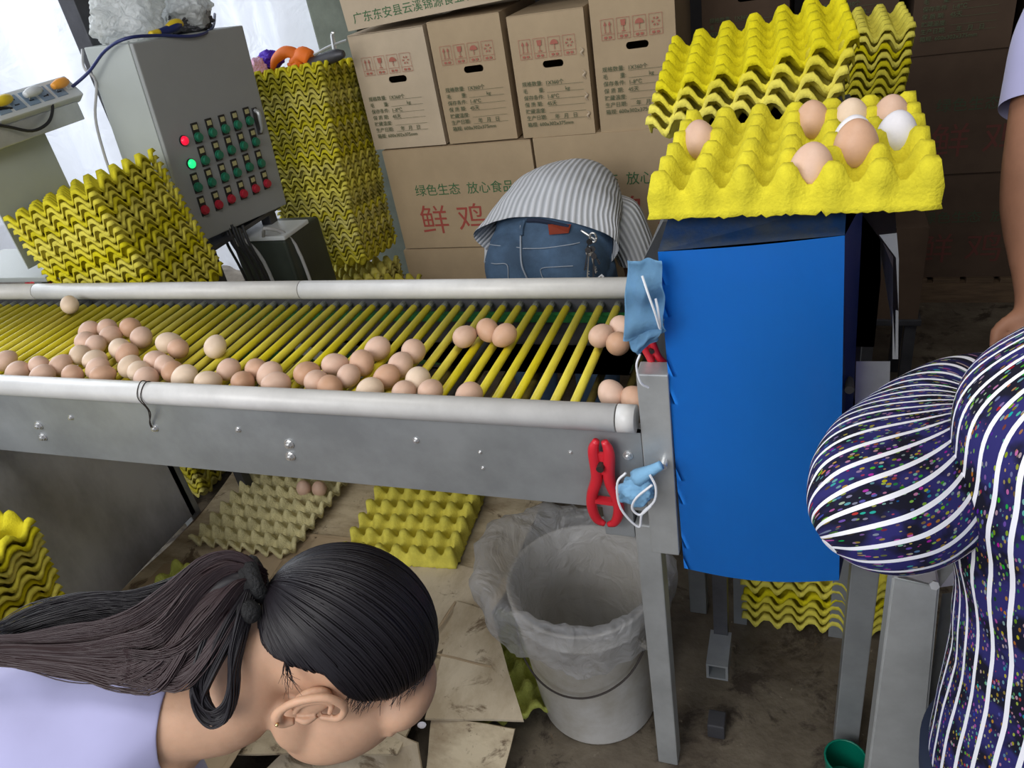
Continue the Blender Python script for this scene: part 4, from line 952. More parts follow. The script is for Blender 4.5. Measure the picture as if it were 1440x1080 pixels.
# ---------------------------------------------------------------- clamps and masks
def clamp(label, loc, rot, s=1.0):
    t = thing('plastic_clamp', label, 'clamp', loc, rot); t.scale = (s, s, s)
    for sd, nm in ((-1, 'jaw'), (1, 'jaw')):
        bm = bmesh.new(); tube(bm, [(sd*0.004, 0, 0.05), (sd*0.008, 0, 0.035), (sd*0.0065, 0, 0.0), (sd*0.013, 0, -0.025), (sd*0.0145, 0, -0.045), (sd*0.010, 0, -0.062), (sd*0.002, 0, -0.068)], [0.0035, .006, .0065, .006, .006, .005, .003], n=8)
        obj('jaw', bm, 'red_plastic', t, smooth=True)
    obj('web', B(-0.008, 0.008, -0.002, 0.002, 0.006, 0.034), 'red_plastic', t)
    bm = bmesh.new(); cyl(bm, (0, -0.010, 0.020), (0, 0.010, 0.020), 0.004, n=12); obj('pivot_pin', bm, 'wire', t)
    obj('rung', B(-0.010, 0.010, -0.004, 0.004, -0.035, -0.030), 'red_plastic', t); return t
q = P(848, 672, y=CY0-0.016); clamp('red plastic clamp hanging on the front beam near its right end', (q.x, CY0-0.016, q.z), (0.05, rad(3), 0), 1.5)
q = P(917, 512, y=0.95); clamp('red plastic clamp beneath the hanging blue mask', (q.x+.004, 0.95, q.z+.01), (0, rad(-18), 0.5), 0.85)
def mask_cloth(pts_px, y, m, folds=3, name='mask_body', parent=None, dep=0.012):
    """pleated cloth patch over a quad of points; corners a,b,c,d"""
    A, B_, C_, D_ = pts_px; bm = bmesh.new(); n = 20; G = []
    for j in range(n+1):
        row = []
        for i in range(n+1):
            u, v = i/n, j/n; p = (A*(1-u)+B_*u)*(1-v)+(D_*(1-u)+C_*u)*v
            p = p+Vector((0.003*nz3((u*3, v*3, 1)), -dep*math.sin(PI*u)*math.sin(PI*v)+0.005*math.sin(v*folds*2*PI+1.2*u)+0.009*nz3((u*2.5, v*2.5, 4)), 0.004*nz3((u*4, v*2, 8))))
            row.append(bm.verts.new(p))
        G.append(row)
    for j in range(n):
        for i in range(n): bm.faces.new((G[j][i], G[j][i+1], G[j+1][i+1], G[j+1][i]))
    bmesh.ops.solidify(bm, geom=list(bm.faces), thickness=0.0012)
    return obj(name, bm, m, parent, smooth=True)
mk = thing('face_mask', 'light blue face mask hanging flat at the left edge of the blue cover', 'face mask')
yk = 0.89
q4 = [P(878, 368, y=yk), P(928, 372, y=yk), P(934, 440, y=yk), P(873, 470, y=yk)]
q4 = [P(882, 366, y=yk), P(930, 368, y=yk), P(936, 468, y=yk), P(876, 480, y=yk)]
mask_cloth([Vector(v) for v in q4], yk, 'mask', 2, parent=mk)
mask_cloth([Vector(v) for v in (P(876, 470, y=yk-.002), P(934, 450, y=yk-.004), P(926, 478, y=yk), P(896, 499, y=yk))], yk, 'mask', 1, parent=mk, name='mask_lower_fold', dep=.006)
obj('ear_loop', tube(bmesh.new(), [P(903, 388, y=yk-.016), P(912, 415, y=yk-.022), P(921, 440, y=yk-.022), P(928, 462, y=yk-.014), P(926, 440, y=yk-.016), P(922, 420, y=yk-.012)], 0.0016, n=6), 'mask_white', mk)
obj('ear_loop', tube(bmesh.new(), [P(900, 498, y=yk-.008), P(895, 515, y=yk-.010), P(901, 538, y=yk-.008), P(912, 545, y=yk)], 0.0016, n=6), 'mask_white', mk)
mk = thing('face_mask', 'crumpled blue face mask with white loops tied to the conveyor leg', 'face mask')
yk = 0.885
c0 = P(897, 685, y=yk); 
bm = bmesh.new(); bmesh.ops.create_icosphere(bm, subdivisions=4, radius=1.0)
for v in bm.verts:
    p = v.co.copy(); n_ = 0.3*nz3(p*1.7)+0.35*abs(nz3(p*3.2))-0.2*abs(nz3(p*6))
    p = p*(0.95+n_); v.co = Vector((c0.x+p.x*0.030, yk+p.y*0.016, c0.z-.004+p.z*0.027+p.x*.008))
obj('mask_body', bm, 'mask', mk, smooth=True)
obj('mask_knot', tube(bmesh.new(), [P(895, 672, y=yk-.004), P(915, 662, y=yk-.006), P(930, 654, y=yk-.004)], [0.014, 0.009, 0.007], n=8), 'mask', mk, smooth=True)
obj('ear_loop', tube(bmesh.new(), [P(880, 665, y=yk-.016), P(868, 680, y=yk-.02), P(873, 715, y=yk-.018), P(898, 741, y=yk-.012), P(903, 722, y=yk-.014), P(920, 705, y=yk-.018), P(922, 685, y=yk-.02), P(914, 668, y=yk-.018)], 0.0019, n=6), 'mask_white', mk)
obj('ear_loop', tube(bmesh.new(), [P(917, 682, y=yk-.02), P(895, 700, y=yk-.022), P(889, 715, y=yk-.02), P(900, 724, y=yk-.018), P(915, 712, y=yk-.018)], 0.0019, n=6), 'mask_white', mk)
p = P(934, 650, y=CY0-.008); obj('tie_bolt', cyl(bmesh.new(), (p.x, CY0-.006, p.z), (p.x, CY0-.02, p.z), 0.006, n=10), 'bolt', mk)

# ---------------------------------------------------------------- right-hand work table, cup
wt = thing('work_table_frame', 'white aluminium work table frame at the lower right by the striped shirt', 'table frame')
p = P(1216, 812, y=1.02); obj('rear_post', B(p.x-0.022, p.x+0.022, 1.02, 1.06, 0, p.z+0.05, bev=.002), 'steel', wt)
yp = 0.80
A_ = P(1255, 812, y=yp); B2 = P(1322, 825, y=yp); D2 = P(1220, 1085, y=yp); E2 = P(1297, 1085, y=yp)
low = (A_.z-0.0)/(A_.z-D2.z); D3 = A_+(D2-A_)*low; E3 = B2+(E2-B2)*(B2.z/(B2.z-E2.z))
bm = bmesh.new(); fr = [bm.verts.new(v) for v in (A_, B2, E3, D3)]; bk_ = [bm.verts.new(v.co+Vector((0, .045, 0))) for v in fr]
bm.faces.new(fr); bm.faces.new(bk_[::-1])
for i in range(4): bm.faces.new((fr[i], bk_[i], bk_[(i+1) % 4], fr[(i+1) % 4]))
bmesh.ops.recalc_face_normals(bm, faces=bm.faces)
bmesh.ops.bevel(bm, geom=list(bm.edges), offset=0.003, segments=2, affect='EDGES'); obj('front_post', bm, 'steel_light', wt)
quad('corner_plate', [P(1262, 812, y=yp-.002), P(1322, 826, y=yp-.002), P(1420, 812, y=yp+.05), P(1380, 752, y=yp+.12), P(1300, 775, y=yp+.1)], 'steel_light', wt, 0.004)
bt_ = P(1313, 822, y=yp-.006); obj('corner_bolt', cyl(bmesh.new(), bt_, bt_+Vector((0, -.006, .004)), 0.006, n=6), 'bolt', wt)
quad('side_sheet', [P(1325, 835, y=yp+.04), P(1440, 820, y=yp+.1), P(1420, 1090, y=yp+.1), P(1290, 1090, y=yp+.04)], 'steel_light', wt, 0.003)
q = P(1187, 1085, z=0.03)
t = thing('green_cup', 'dark green plastic cup on the floor at the bottom edge', 'cup', (q.x, q.y, 0)); t['label'] = 'dark green plastic cup on the floor cut by the bottom edge'
bm = bmesh.new(); cyl(bm, (0, 0, 0), (0, 0, 0.075), 0.030, 0.038, n=28, caps=False); bm2 = bm; cyl(bm, (0, 0, 0.004), (0, 0, 0.075), 0.027, 0.035, n=28, caps=False)
bmesh.ops.contextual_create; obj('cup_wall', bm, 'green_plastic', t, smooth=True)
obj('cup_base', cyl(bmesh.new(), (0, 0, 0), (0, 0, 0.005), 0.030, n=28), 'green_plastic', t)
bm = bmesh.new(); tube(bm, [(0.0365*math.cos(2*PI*k/20), 0.0365*math.sin(2*PI*k/20), 0.075) for k in range(21)], 0.0022, n=6, sub=1); obj('rim', bm, 'green_plastic', t, smooth=True)
# ---------------------------------------------------------------- person with black ponytail, front left
def frame(c, f, r, u): return Vector(c), Vector(f).normalized(), Vector(r).normalized(), Vector(u).normalized()
Rt = cdir(0.03, 0.38, -0.91).normalized()
U0 = cdir(0.84, -0.50, -0.25); U_ = (U0-Rt*U0.dot(Rt)).normalized()
F_ = U_.cross(Rt); F_ = -F_ if (F_.dot(cdir(1, 1, 0)) < 0) else F_
HC = P(492, 886, d=0.90)
def H(f, r, u): return HC+F_*f+Rt*r+U_*u
def hell(bm, c, rf, rr, ru, seg=32, rings=20, rot=0.0):
    ff = F_*math.cos(rot)+U_*math.sin(rot); uu = U_*math.cos(rot)-F_*math.sin(rot)
    ellipsoid(bm, H(*c), (ff*rf, Rt*rr, uu*ru), seg, rings)
pa = thing('person', 'person with a black ponytail in a lavender T-shirt, bending with head down at front left', 'person', (HC.x, HC.y, 0))
bpy.context.view_layer.update()
def own(o, par):
    o.parent = par; o.matrix_parent_inverse = par.matrix_world.inverted(); return o
bm = bmesh.new()
hell(bm, (0, 0, 0), 0.095, 0.075, 0.086)
hell(bm, (-0.02, 0, 0.005), 0.083, 0.074, 0.080)
hell(bm, (0.045, 0, -0.035), 0.055, 0.066, 0.070)
def hell2(bm, c, rf, rr, ru, **k): hell(bm, (c[0]*1.1+0.028, c[1], c[2]*1.2-0.012), rf*1.12, rr*1.05, ru*1.15, **k)
hell2(bm, (0.052, 0, -0.050), 0.053, 0.064, 0.082)          # face
hell2(bm, (0.050, 0, -0.090), 0.040, 0.045, 0.040)          # jaw / chin
hell2(bm, (0.072, 0, -0.112), 0.022, 0.024, 0.018)
hell2(bm, (0.070, 0, 0.010), 0.030, 0.058, 0.038)           # forehead
hell2(bm, (0.082, 0.0, -0.010), 0.012, 0.052, 0.010)        # brow ridge
for s in (-1, 1):
    hell2(bm, (0.050, s*0.046, -0.048), 0.030, 0.020, 0.024) # cheek
    hell2(bm, (0.076, s*0.031, -0.028), 0.012, 0.014, 0.011) # eye
    hell2(bm, (0.015, s*0.050, -0.080), 0.034, 0.014, 0.022, rot=-0.5) # jaw angle
    hell2(bm, (0.098, s*0.009, -0.066), 0.009, 0.009, 0.008)
tube(bm, [H(0.118, 0, -0.030), H(0.132, 0, -0.058), H(0.148, 0, -0.084)], [0.009, 0.011, 0.012], n=12)
hell2(bm, (0.091, 0, -0.082), 0.009, 0.022, 0.006); hell2(bm, (0.089, 0, -0.092), 0.009, 0.019, 0.006)
# neck, shoulders and trunk as limbs of the same surface
NB = P(235, 1008, d=0.90)
tube(bm, [H(-0.015, 0, -0.045), H(-0.038, 0.0, -0.088), P(330, 990, d=0.905), NB, P(150, 1060, d=0.93)], [0.062, 0.054, 0.050, 0.056, 0.08], n=24)
SP = [(NB, 0.075), (P(130, 1090, d=0.96), 0.10), (P(-60, 1130, d=1.0), 0.115), (P(-300, 1160, d=1.03), 0.11), (P(-480, 1200, d=1.06), 0.115)]
tube(bm, [p for p, r in SP], [r*0.85 for p, r in SP], n=24)
# right arm hanging down and forward, with a hand; left arm beyond
SH = P(120, 1180, d=0.86); EL = SH+Vector((-0.02, 0.0, -0.26)); WR = EL+Vector((0.06, 0.06, -0.22))
SH2 = P(130, 1000, d=1.08)+Vector((0, 0.02, -0.08)); EL2 = SH2+Vector((-0.02, 0.0, -0.25)); WR2 = EL2+Vector((0.05, 0.02, -0.22))
for a_, b_, c_ in ((SH, EL, WR), (SH2, EL2, WR2)):
    tube(bm, [a_, a_.lerp(b_, .5), b_, b_.lerp(c_, .4), c_, c_+(c_-b_).normalized()*0.05], [0.052, 0.046, 0.038, 0.039, 0.027, 0.030], n=18)
    ax = (c_-b_).normalized(); sd = ax.cross(Vector((0, 0, 1))).normalized()
    ellipsoid(bm, c_+ax*0.065, (ax*0.045, sd*0.038, ax.cross(sd)*0.016), 16, 10)
    for k in range(4):
        o_ = c_+ax*0.10+sd*(0.027-0.018*k); ln = (0.058, 0.068, 0.064, 0.05)[k]
        tube(bm, [o_-ax*.03, o_+ax*ln*.45+Vector((0, 0, -.006)), o_+ax*ln*.8+Vector((0, 0, -.024)), o_+ax*ln*.85+Vector((0, 0, -.04))], [.0095, .009, .008, .0065], n=8)
    o_ = c_+ax*0.04+sd*0.035
    tube(bm, [o_-sd*.02, o_+ax*.025+sd*.015, o_+ax*.05+sd*.016+Vector((0, 0, -.02))], [.012, .010, .008], n=8)
# legs, bent at the knee, feet on the floor
HP = SP[-1][0]
for s in (-1, 1):
    h_ = HP+Vector((0.0, s*0.085, -0.06)); k_ = Vector((h_.x+0.10, h_.y+.02*s, 0.42)); f_ = Vector((h_.x-0.02, h_.y, 0.07))
    tube(bm, [h_, h_.lerp(k_, .5), k_, k_.lerp(f_, .35), f_], [0.095, 0.078, 0.056, 0.055, 0.036], n=18)
    tube(bm, [f_+Vector((-.04, 0, -.03)), f_+Vector((0.05, 0, -.03)), f_+Vector((0.15, 0, -.045))], [.036, .036, .022], n=14)
body = own(remeshed('body', bm, M['skin'], None, voxel=0.0042, smooth=5), pa)
# ear: rim, inner fold, lobe
bm = bmesh.new()
def E_(f, u, r=0.0): return H(0.012+f*1.2+u*0.30, 0.0765+r*1.2, -0.050+u*1.28-f*0.25)
tube(bm, [E_(0.014, 0.004, .002), E_(0.018, 0.020, .006), E_(0.004, 0.032, .011), E_(-0.014, 0.026, .015), E_(-0.020, 0.006, .015), E_(-0.014, -0.014, .010), E_(-0.004, -0.026, .006), E_(0.006, -0.027, .003), E_(0.010, -0.018, .002)],
     [.0035, .0042, .0046, .0048, .0048, .0048, .0072, .0068, .004], n=10)
tube(bm, [E_(0.012, 0.014, .004), E_(0.0, 0.021, .006), E_(-0.009, 0.012, .008), E_(-0.009, -0.002, .007), E_(-0.001, -0.012, .005)], [.003, .0036, .004, .004, .003], n=8)
tube(bm, [E_(0.010, 0.003, .004), E_(0.010, -0.006, .006), E_(0.006, -0.014, .004)], [.003, .0048, .003], n=8)
ellipsoid(bm, E_(-0.003, 0.004, -.0005), (F_*0.017, Rt*0.008, U_*0.026), 16, 10)
own(remeshed('ear', bm, M['skin'], None, voxel=0.0013, smooth=2), pa)
bm = bmesh.new(); ellipsoid(bm, E_(-0.001, -0.026, .013), ((.0022, 0, 0), (0, .0022, 0), (0, 0, .0022)), 10, 8); own(obj('ear_stud', bm, 'gold', smooth=True), pa)
# hair shell pulled back to the tie
TIE_F, TIE_U, TIE_R = -0.100, 0.040, 0.012
TIE = P(362, 815, d=0.875)
tl = TIE-HC; tf, tr, tu = tl.dot(F_), tl.dot(Rt), tl.dot(U_)
def skull(d, k=1.0):
    """point on the hair surface in direction d (f, r, u)"""
    f, r, u = d; l = 1/math.sqrt((f/0.107)**2+(r/0.083)**2+(u/0.098)**2)
    return (f*l*k, r*l*k, u*l*k)
def hairline(a):
    """direction on the hairline for parameter a: 0 = centre forehead .. 1 = nape (one side)"""
    K = [(0.86, 0.0, 0.50), (0.80, 0.40, 0.42), (0.72, 0.66, 0.20), (0.50, 0.84, 0.02), (0.30, 0.93, -0.04), (0.10, 0.96, 0.08), (-0.18, 0.94, -0.06), (-0.42, 0.84, -0.36), (-0.60, 0.62, -0.56), (-0.66, 0.30, -0.68), (-0.68, 0.0, -0.72)]
    x_ = a*(len(K)-1); i = min(int(x_), len(K)-2); t_ = x_-i
    return tuple(K[i][q]*(1-t_)+K[i+1][q]*t_ for q in range(3))
td = (tf, tr, tu)
def nrm(v): l = math.sqrt(sum(c*c for c in v)); return tuple(c/l for c in v)
tdn = nrm(td)
def slerp(p, q, t):
    c = max(-1, min(1, sum(x*y for x, y in zip(p, q)))); o = math.acos(c)
    if o < 1e-4: return p
    s = math.sin(o)+1e-9; return nrm(tuple(x*math.sin((1-t)*o)/s+y*math.sin(t*o)/s for x, y in zip(p, q)))
def comb(d0, t, b=0.0):
    w_ = 0.8*(1-sum(x*y for x, y in zip(d0, tdn)))/2
    m = nrm(tuple(x+y+z for x, y, z in zip(d0, tdn, (0, 0, w_+b))))
    return slerp(slerp(d0, m, t), slerp(m, tdn, t), t)
bm = bmesh.new(); n = 120; m_ = 26; rows_ = []
for j in range(m_+1):
    t_ = j/m_; row = []
    for i in range(n):
        a_ = i/n*2; side = 1 if a_ < 1 else -1; aa = a_ if a_ < 1 else 2-a_
        h0 = hairline(aa); d0 = nrm((h0[0], h0[1]*side, h0[2]))
        d_ = comb(d0, t_)
        k_ = 0.985+0.03*min(1, t_*5)+0.004*math.sin(i*1.9)+0.003*math.sin(i*4.3+1)
        row.append(bm.verts.new(H(*skull(d_, k_))))
    rows_.append(row)
for u_, v_ in zip(rows_[:-1], rows_[1:]):
    for k in range(n): bm.faces.new((u_[k], u_[(k+1)%n], v_[(k+1)%n], v_[k]))
bmesh.ops.recalc_face_normals(bm, faces=bm.faces)
own(obj('hair_cap', bm, 'hair', smooth=True), pa)
# strands lying over the cap
bm = bmesh.new(); rnd = random.Random(3)
for q in range(900):
    a_ = rnd.random(); side = rnd.choice((1, 1, -1)); h0 = hairline(a_); d0 = nrm((h0[0]+rnd.uniform(-.03, .03), h0[1]*side, h0[2]+rnd.uniform(-.03, .03)))
    t0 = rnd.random()**2*0.6 if q > 330 else rnd.uniform(-0.035, 0.0); pts = []; lift = rnd.uniform(0.0, 0.010); ph = rnd.random()*6; bend = rnd.uniform(-.05, .05)
    for s in range(13):
        t_ = t0+(0.985-t0)*s/12; b_ = math.sin(PI*t_)*bend
        d_ = comb(d0, max(0, t_), bend)
        pts.append(H(*skull(d_, 1.012+lift+0.003*math.sin(ph+s*.7)))) if t_ > 0.01 else pts.append(H(*skull(d_, 0.985+lift*.5)))
    r0 = rnd.uniform(.0007, .0014)
    tube(bm, pts, [r0*0.3]+[r0]*11+[r0], n=4, sub=2)
own(obj('hair_strands', bm, 'hair', smooth=True), pa)['kind'] = 'stuff'
# hair tie and ponytail
bm = bmesh.new()
tdir = (P(280, 850, d=0.86)-TIE).normalized(); ta_ = tdir.orthogonal().normalized(); tb_ = tdir.cross(ta_)
tube(bm, [TIE+(ta_*math.cos(x_)+tb_*math.sin(x_))*0.021 for x_ in np.linspace(0, 2*PI, 15)], 0.0085, n=10, sub=2)
tube(bm, [TIE+tdir*.008+(ta_*math.cos(x_)+tb_*math.sin(x_))*0.019 for x_ in np.linspace(0, 2*PI, 15)], 0.007, n=10, sub=2)
ellipsoid(bm, P(350, 860, d=0.845), ((.014, 0, 0), (0, .012, 0), (0, 0, .014)))
own(obj('hair_tie', bm, 'hair_tie', smooth=True), pa)
def locks(name, guides, cnt, m, spread, seed, r=(0.0008, 0.0022), taper=0.35):
    bm = bmesh.new(); rn = random.Random(seed)
    for q in range(cnt):
        g = rn.choice(guides); th = rn.random()*2*PI; rr_ = math.sqrt(rn.random()); pts = []; wob = rn.random()*6; ln = rn.uniform(0.75, 1.0)
        n_ = len(g)
        for i, (px, py, dd, sp) in enumerate(g):
            if i > 1 and i/(n_-1) > ln+0.15: break
            s_ = sp*rr_*spread+0.4*sp*0.2*math.sin(wob+i*1.7)
            c_ = P(px, py, d=dd); pts.append(c_+cdir(math.cos(th)*s_*0.5, math.sin(th)*s_, 0)+cdir(0, 0, 1)*math.cos(th*2)*s_*0.5)
        r0 = rn.uniform(*r); k = len(pts)
        tube(bm, pts, [r0]*(k-1)+[r0*taper], n=4, sub=4)
    return own(obj(name, bm, m, smooth=True), pa)
g1 = [(366, 812, .872, .014), (330, 800, .862, .022), (285, 822, .857, .030), (238, 872, .855, .038), (180, 905, .852, .036), (110, 912, .85, .030), (30, 912, .845, .018), (-60, 905, .84, .014)]
g2 = [(366, 818, .872, .012), (325, 812, .86, .02), (280, 850, .85, .03), (232, 915, .845, .036), (175, 926, .845, .030), (100, 924, .845, .016), (10, 918, .842, .012), (-60, 922, .84, .010)]
g3 = [(366, 825, .872, .012), (335, 840, .85, .02), (300, 890, .84, .028), (262, 930, .838, .028), (225, 938, .84, .022), (180, 930, .842, .018)]
gg = [(340, 815, .87, .02), (270, 840, .868, .03), (200, 862, .866, .030), (130, 868, .865, .032), (60, 882, .86, .030), (0, 900, .86, .02)]
bm = bmesh.new(); core = [(366, 815), (325, 818), (280, 855), (232, 905), (180, 920), (110, 920), (20, 912), (-70, 910)]
tube(bm, [P(a, b, d=.866) for a, b in core], [.008, .014, .018, .017, .014, .010, .006, .004], n=14)
own(obj('ponytail_core', bm, 'hair', smooth=True), pa)
locks('ponytail', [g1, g1, g2, g3], 1300, 'hair_brown', 1.0, 11, r=(.0004, .0011))['kind'] = 'stuff'
locks('ponytail_upper_layer', [gg], 520, 'hair', 1.0, 12, r=(.0004, .0009))['kind'] = 'stuff'
l1 = [(352, 835, .855, .010), (340, 880, .838, .014), (328, 930, .832, .013), (326, 970, .83, .012), (318, 1000, .83, .011), (298, 1010, .832, .009), (280, 995, .834, .009), (272, 965, .836, .010), (285, 925, .84, .012), (300, 880, .845, .010)]
l2 = [(350, 835, .855, .010), (322, 885, .840, .016), (298, 935, .835, .014), (285, 975, .834, .010), (300, 1003, .833, .007), (318, 992, .832, .006)]
locks('loose_lock', [l1, l1, l2], 200, 'hair', 1.0, 14, r=(.0005, .0013))['kind'] = 'stuff'
w1 = [(470, 1000, .83, .01), (500, 1008, .83, .012), (540, 1000, .835, .01), (560, 985, .84, .008)]
bm = bmesh.new(); rn = random.Random(5)
for q in range(60):
    a_ = rn.uniform(0.05, 0.45); h0 = hairline(a_); d0 = nrm((h0[0], h0[1], h0[2])); p0 = H(*skull(d0, 1.0))
    v_ = (F_*rn.uniform(.2, 1)-U_*rn.uniform(.6, 1.3)).normalized()*rn.uniform(.008, .022)
    tube(bm, [p0-v_*.3, p0+v_*.5+Rt*.002, p0+v_+Rt*rn.uniform(-.001, .002)], [.0004, .0003, .00015], n=3, sub=3)
for q in range(22):
    p0 = H(*skull(nrm((-0.45-rn.random()*.15, .8, -.42)), 1.0)); v_ = cdir(rn.uniform(-.2, .6), 1, -.2)*rn.uniform(.015, .04)
    tube(bm, [p0, p0+v_*.5+Rt*.004, p0+v_+cdir(rn.uniform(-.01, .01), 0, 0)], [.0004, .0003, .00015], n=3, sub=3)
own(obj('baby_hairs', bm, 'hair'), pa)['kind'] = 'stuff'
# T-shirt
def cring(px, py, d, a, b, ang=0.0, tilt=0.0):
    """ring at a pixel: a = half size up/down in the picture, b = half depth; ang turns it in the picture plane"""
    return (P(px, py, d=d), cdir(math.sin(ang)*a, math.cos(ang)*a, 0), cdir(-tilt*b, 0, b))
def folds_a(t, v, p): return 0.05*nz3(p*6)+0.05*abs(nz3(Vector((p.x*5, p.y*16, p.z*14))))+0.015*nz3(p*24)+0.02*math.sin(t*9+v*5)*max(0, v-.55)
sh = loft('t_shirt', [cring(-560, 1230, 1.06, .155, .14), cring(-330, 1170, 1.03, .165, .14), cring(-100, 1130, .99, .175, .14), cring(60, 1098, .955, .165, .135, .05), cring(150, 1075, .93, .128, .115, .08), cring(210, 1030, .912, .083, .088, .03), cring(251, 1010, .905, .060, .066, .0), cring(254, 1010, .905, .056, .062, .0)],
          'lavender', None, sub=6, seg=96, disp=folds_a, cap=(False, False)); own(sh, pa)
for nm, (a_, b_) in (('sleeve', (SH, EL)), ('sleeve', (SH2, EL2))):
    ax = (b_-a_).normalized(); u1 = ax.orthogonal().normalized(); u2 = ax.cross(u1)
    own(loft(nm, [(a_-ax*.04, u1*.060, u2*.060), (a_+ax*.02, u1*.075, u2*.07), (a_+ax*.10, u1*.074, u2*.068), (a_+ax*.16, u1*.072, u2*.066)], 'lavender', None, disp=lambda t, v, p: .05*nz3(p*14), cap=(False, False)), pa)
h_ = HP
own(loft('trousers', [(HP+Vector((.12, 0, .02)), Vector((0, .15, 0)), Vector((0, 0, .13))), (HP+Vector((.0, 0, -.01)), Vector((0, .17, 0)), Vector((-.05, 0, .14))), (HP+Vector((-.02, 0, -.14)), Vector((0, .17, 0)), Vector((.12, 0, .06)))], 'denim_dark', None, disp=lambda t, v, p: .03*nz3(p*10)), pa)
for s in (-1, 1):
    h_ = HP+Vector((0.0, s*0.085, -0.06)); k_ = Vector((h_.x+0.10, h_.y+.02*s, 0.42)); f_ = Vector((h_.x-0.02, h_.y, 0.07))
    own(loft('trouser_leg', [(h_, Vector((.11, 0, 0)), Vector((0, .105, 0))), (h_.lerp(k_, .6), Vector((.09, 0, 0)), Vector((0, .09, 0))), (k_, Vector((.075, 0, 0)), Vector((0, .075, 0))), (f_+Vector((0, 0, .06)), Vector((.06, 0, 0)), Vector((0, .06, 0)))], 'denim_dark', None, disp=lambda t, v, p: .05*nz3(p*9), cap=(False, False)), pa)
    bm = bmesh.new(); tube(bm, [f_+Vector((-.045, 0, -.025)), f_+Vector((0.05, 0, -.025)), f_+Vector((0.16, 0, -.04))], [.044, .044, .030], n=16); own(obj('shoe', bm, 'black', smooth=True), pa)

# ---------------------------------------------------------------- stooping person behind the conveyor
pb = thing('person', 'person stooping with back turned in a pale ribbed shirt and blue jeans before the cartons', 'person', (-0.70, 2.05, 0)); bpy.context.view_layer.update()
X0 = -0.705
bm = bmesh.new()
tube(bm, [(X0, 2.06, .66), (X0, 2.14, .70), (X0, 2.28, .69), (X0, 2.38, .62)], [.09, .085, .09, .08], n=24)
tube(bm, [(X0, 2.38, .62), (X0+.01, 2.46, .54)], [.055, .05], n=16)
ellipsoid(bm, (X0+.01, 2.50, .46), ((.075, 0, 0), (0, .085, -.03), (0, .04, .10)))
for s, e in ((1, 1), (-1, 1)):
    tube(bm, [(X0+s*.13, 2.34, .66), (X0+s*.19, 2.27, .60), (X0+s*.215, 2.24, .47), (X0+s*.20, 2.27, .34), (X0+s*.18, 2.30, .24)], [.055, .048, .040, .036, .026], n=16)
    ellipsoid(bm, (X0+s*.175, 2.31, .19), ((.02, 0, 0), (0, .036, 0), (0, 0, .045)))
    for k in range(4): tube(bm, [(X0+s*.175, 2.285+.018*k, .17), (X0+s*.165, 2.285+.018*k, .125), (X0+s*.15, 2.285+.018*k, .10)], [.0095, .009, .007], n=8)
    tube(bm, [(X0+s*.17, 2.28, .20), (X0+s*.15, 2.262, .165), (X0+s*.14, 2.262, .14)], [.011, .010, .008], n=8)
    tube(bm, [(X0+s*.09, 2.02, .60), (X0+s*.11, 2.07, .42), (X0+s*.10, 2.03, .22), (X0+s*.10, 2.02, .07)], [.09, .062, .055, .036], n=16)
    tube(bm, [(X0+s*.10, 1.98, .035), (X0+s*.10, 2.08, .035), (X0+s*.11, 2.16, .03)], [.034, .034, .024], n=12)
own(remeshed('body', bm, M['skin_dark'], None, voxel=0.008, smooth=4), pb)
bm = bmesh.new(); ellipsoid(bm, (X0+.01, 2.51, .475), ((.083, 0, 0), (0, .088, -.03), (0, .04, .098))); own(obj('hair', bm, 'hair', smooth=True), pb)
# jeans: hips and two legs
bm = bmesh.new()
ellipsoid(bm, (X0, 2.045, .655), ((.192, 0, 0), (0, .120, .03), (0, -.02, .125)), 40, 24)
ellipsoid(bm, (X0, 2.09, .715), ((.175, 0, 0), (0, .105, .0), (0, .0, .085)), 40, 24)
for s in (-1, 1):
    ellipsoid(bm, (X0+s*.088, 1.990, .625), ((.100, 0, 0), (0, .105, 0), (0, 0, .115)), 32, 20)
    tube(bm, [(X0+s*.095, 2.02, .60), (X0+s*.115, 2.06, .42), (X0+s*.105, 2.03, .22), (X0+s*.10, 2.02, .08)], [.105, .085, .072, .062], n=20)
jn = own(remeshed('jeans', bm, M['denim'], None, voxel=0.007, smooth=8), pb)
def onhips(px, py, out=0.003):
    """point of the jeans surface seen at a pixel, found by ray casting the mesh"""
    Mi = jn.matrix_world.inverted(); o_ = Mi @ CO; dr = (Mi.to_3x3() @ (RM @ Vector(((px-CX)/F_PX, (py-CY)/F_PX, 1)))).normalized()
    ok, loc, no, _ = jn.ray_cast(o_, dr)
    return (jn.matrix_world @ (loc+no*out)) if ok else P(px, py, y=1.93)
bpy.context.view_layer.update()
def sline(name, pts, r, m, n=6): return own(obj(name, tube(bmesh.new(), [onhips(*p) for p in pts], r, n=n), m), pb)
sline('seam', [(733, 318), (732, 345), (733, 370), (738, 385), (745, 399)], 0.0026, 'thread')
sline('belt_loop', [(738, 312), (735, 322), (734, 332)], 0.0065, 'denim')
sline('yoke_stitch', [(685, 343), (700, 346), (732, 349)], 0.0014, 'thread'); sline('yoke_stitch', [(735, 350), (765, 349), (800, 345), (815, 342)], 0.0014, 'thread')
sline('pocket_stitch', [(682, 368), (697, 371), (713, 372), (715, 390), (716, 399)], 0.0014, 'thread'); sline('pocket_stitch', [(768, 397), (762, 385), (763, 377), (785, 375), (806, 374)], 0.0014, 'thread')
bm = bmesh.new(); q4 = [onhips(771, 317, .006), onhips(803, 317, .006), onhips(800, 330, .006), onhips(773, 331, .006)]; f = bm.faces.new([bm.verts.new(p) for p in q4]); bmesh.ops.solidify(bm, geom=[f], thickness=.002)
own(obj('waist_patch', bm, 'leather'), pb)
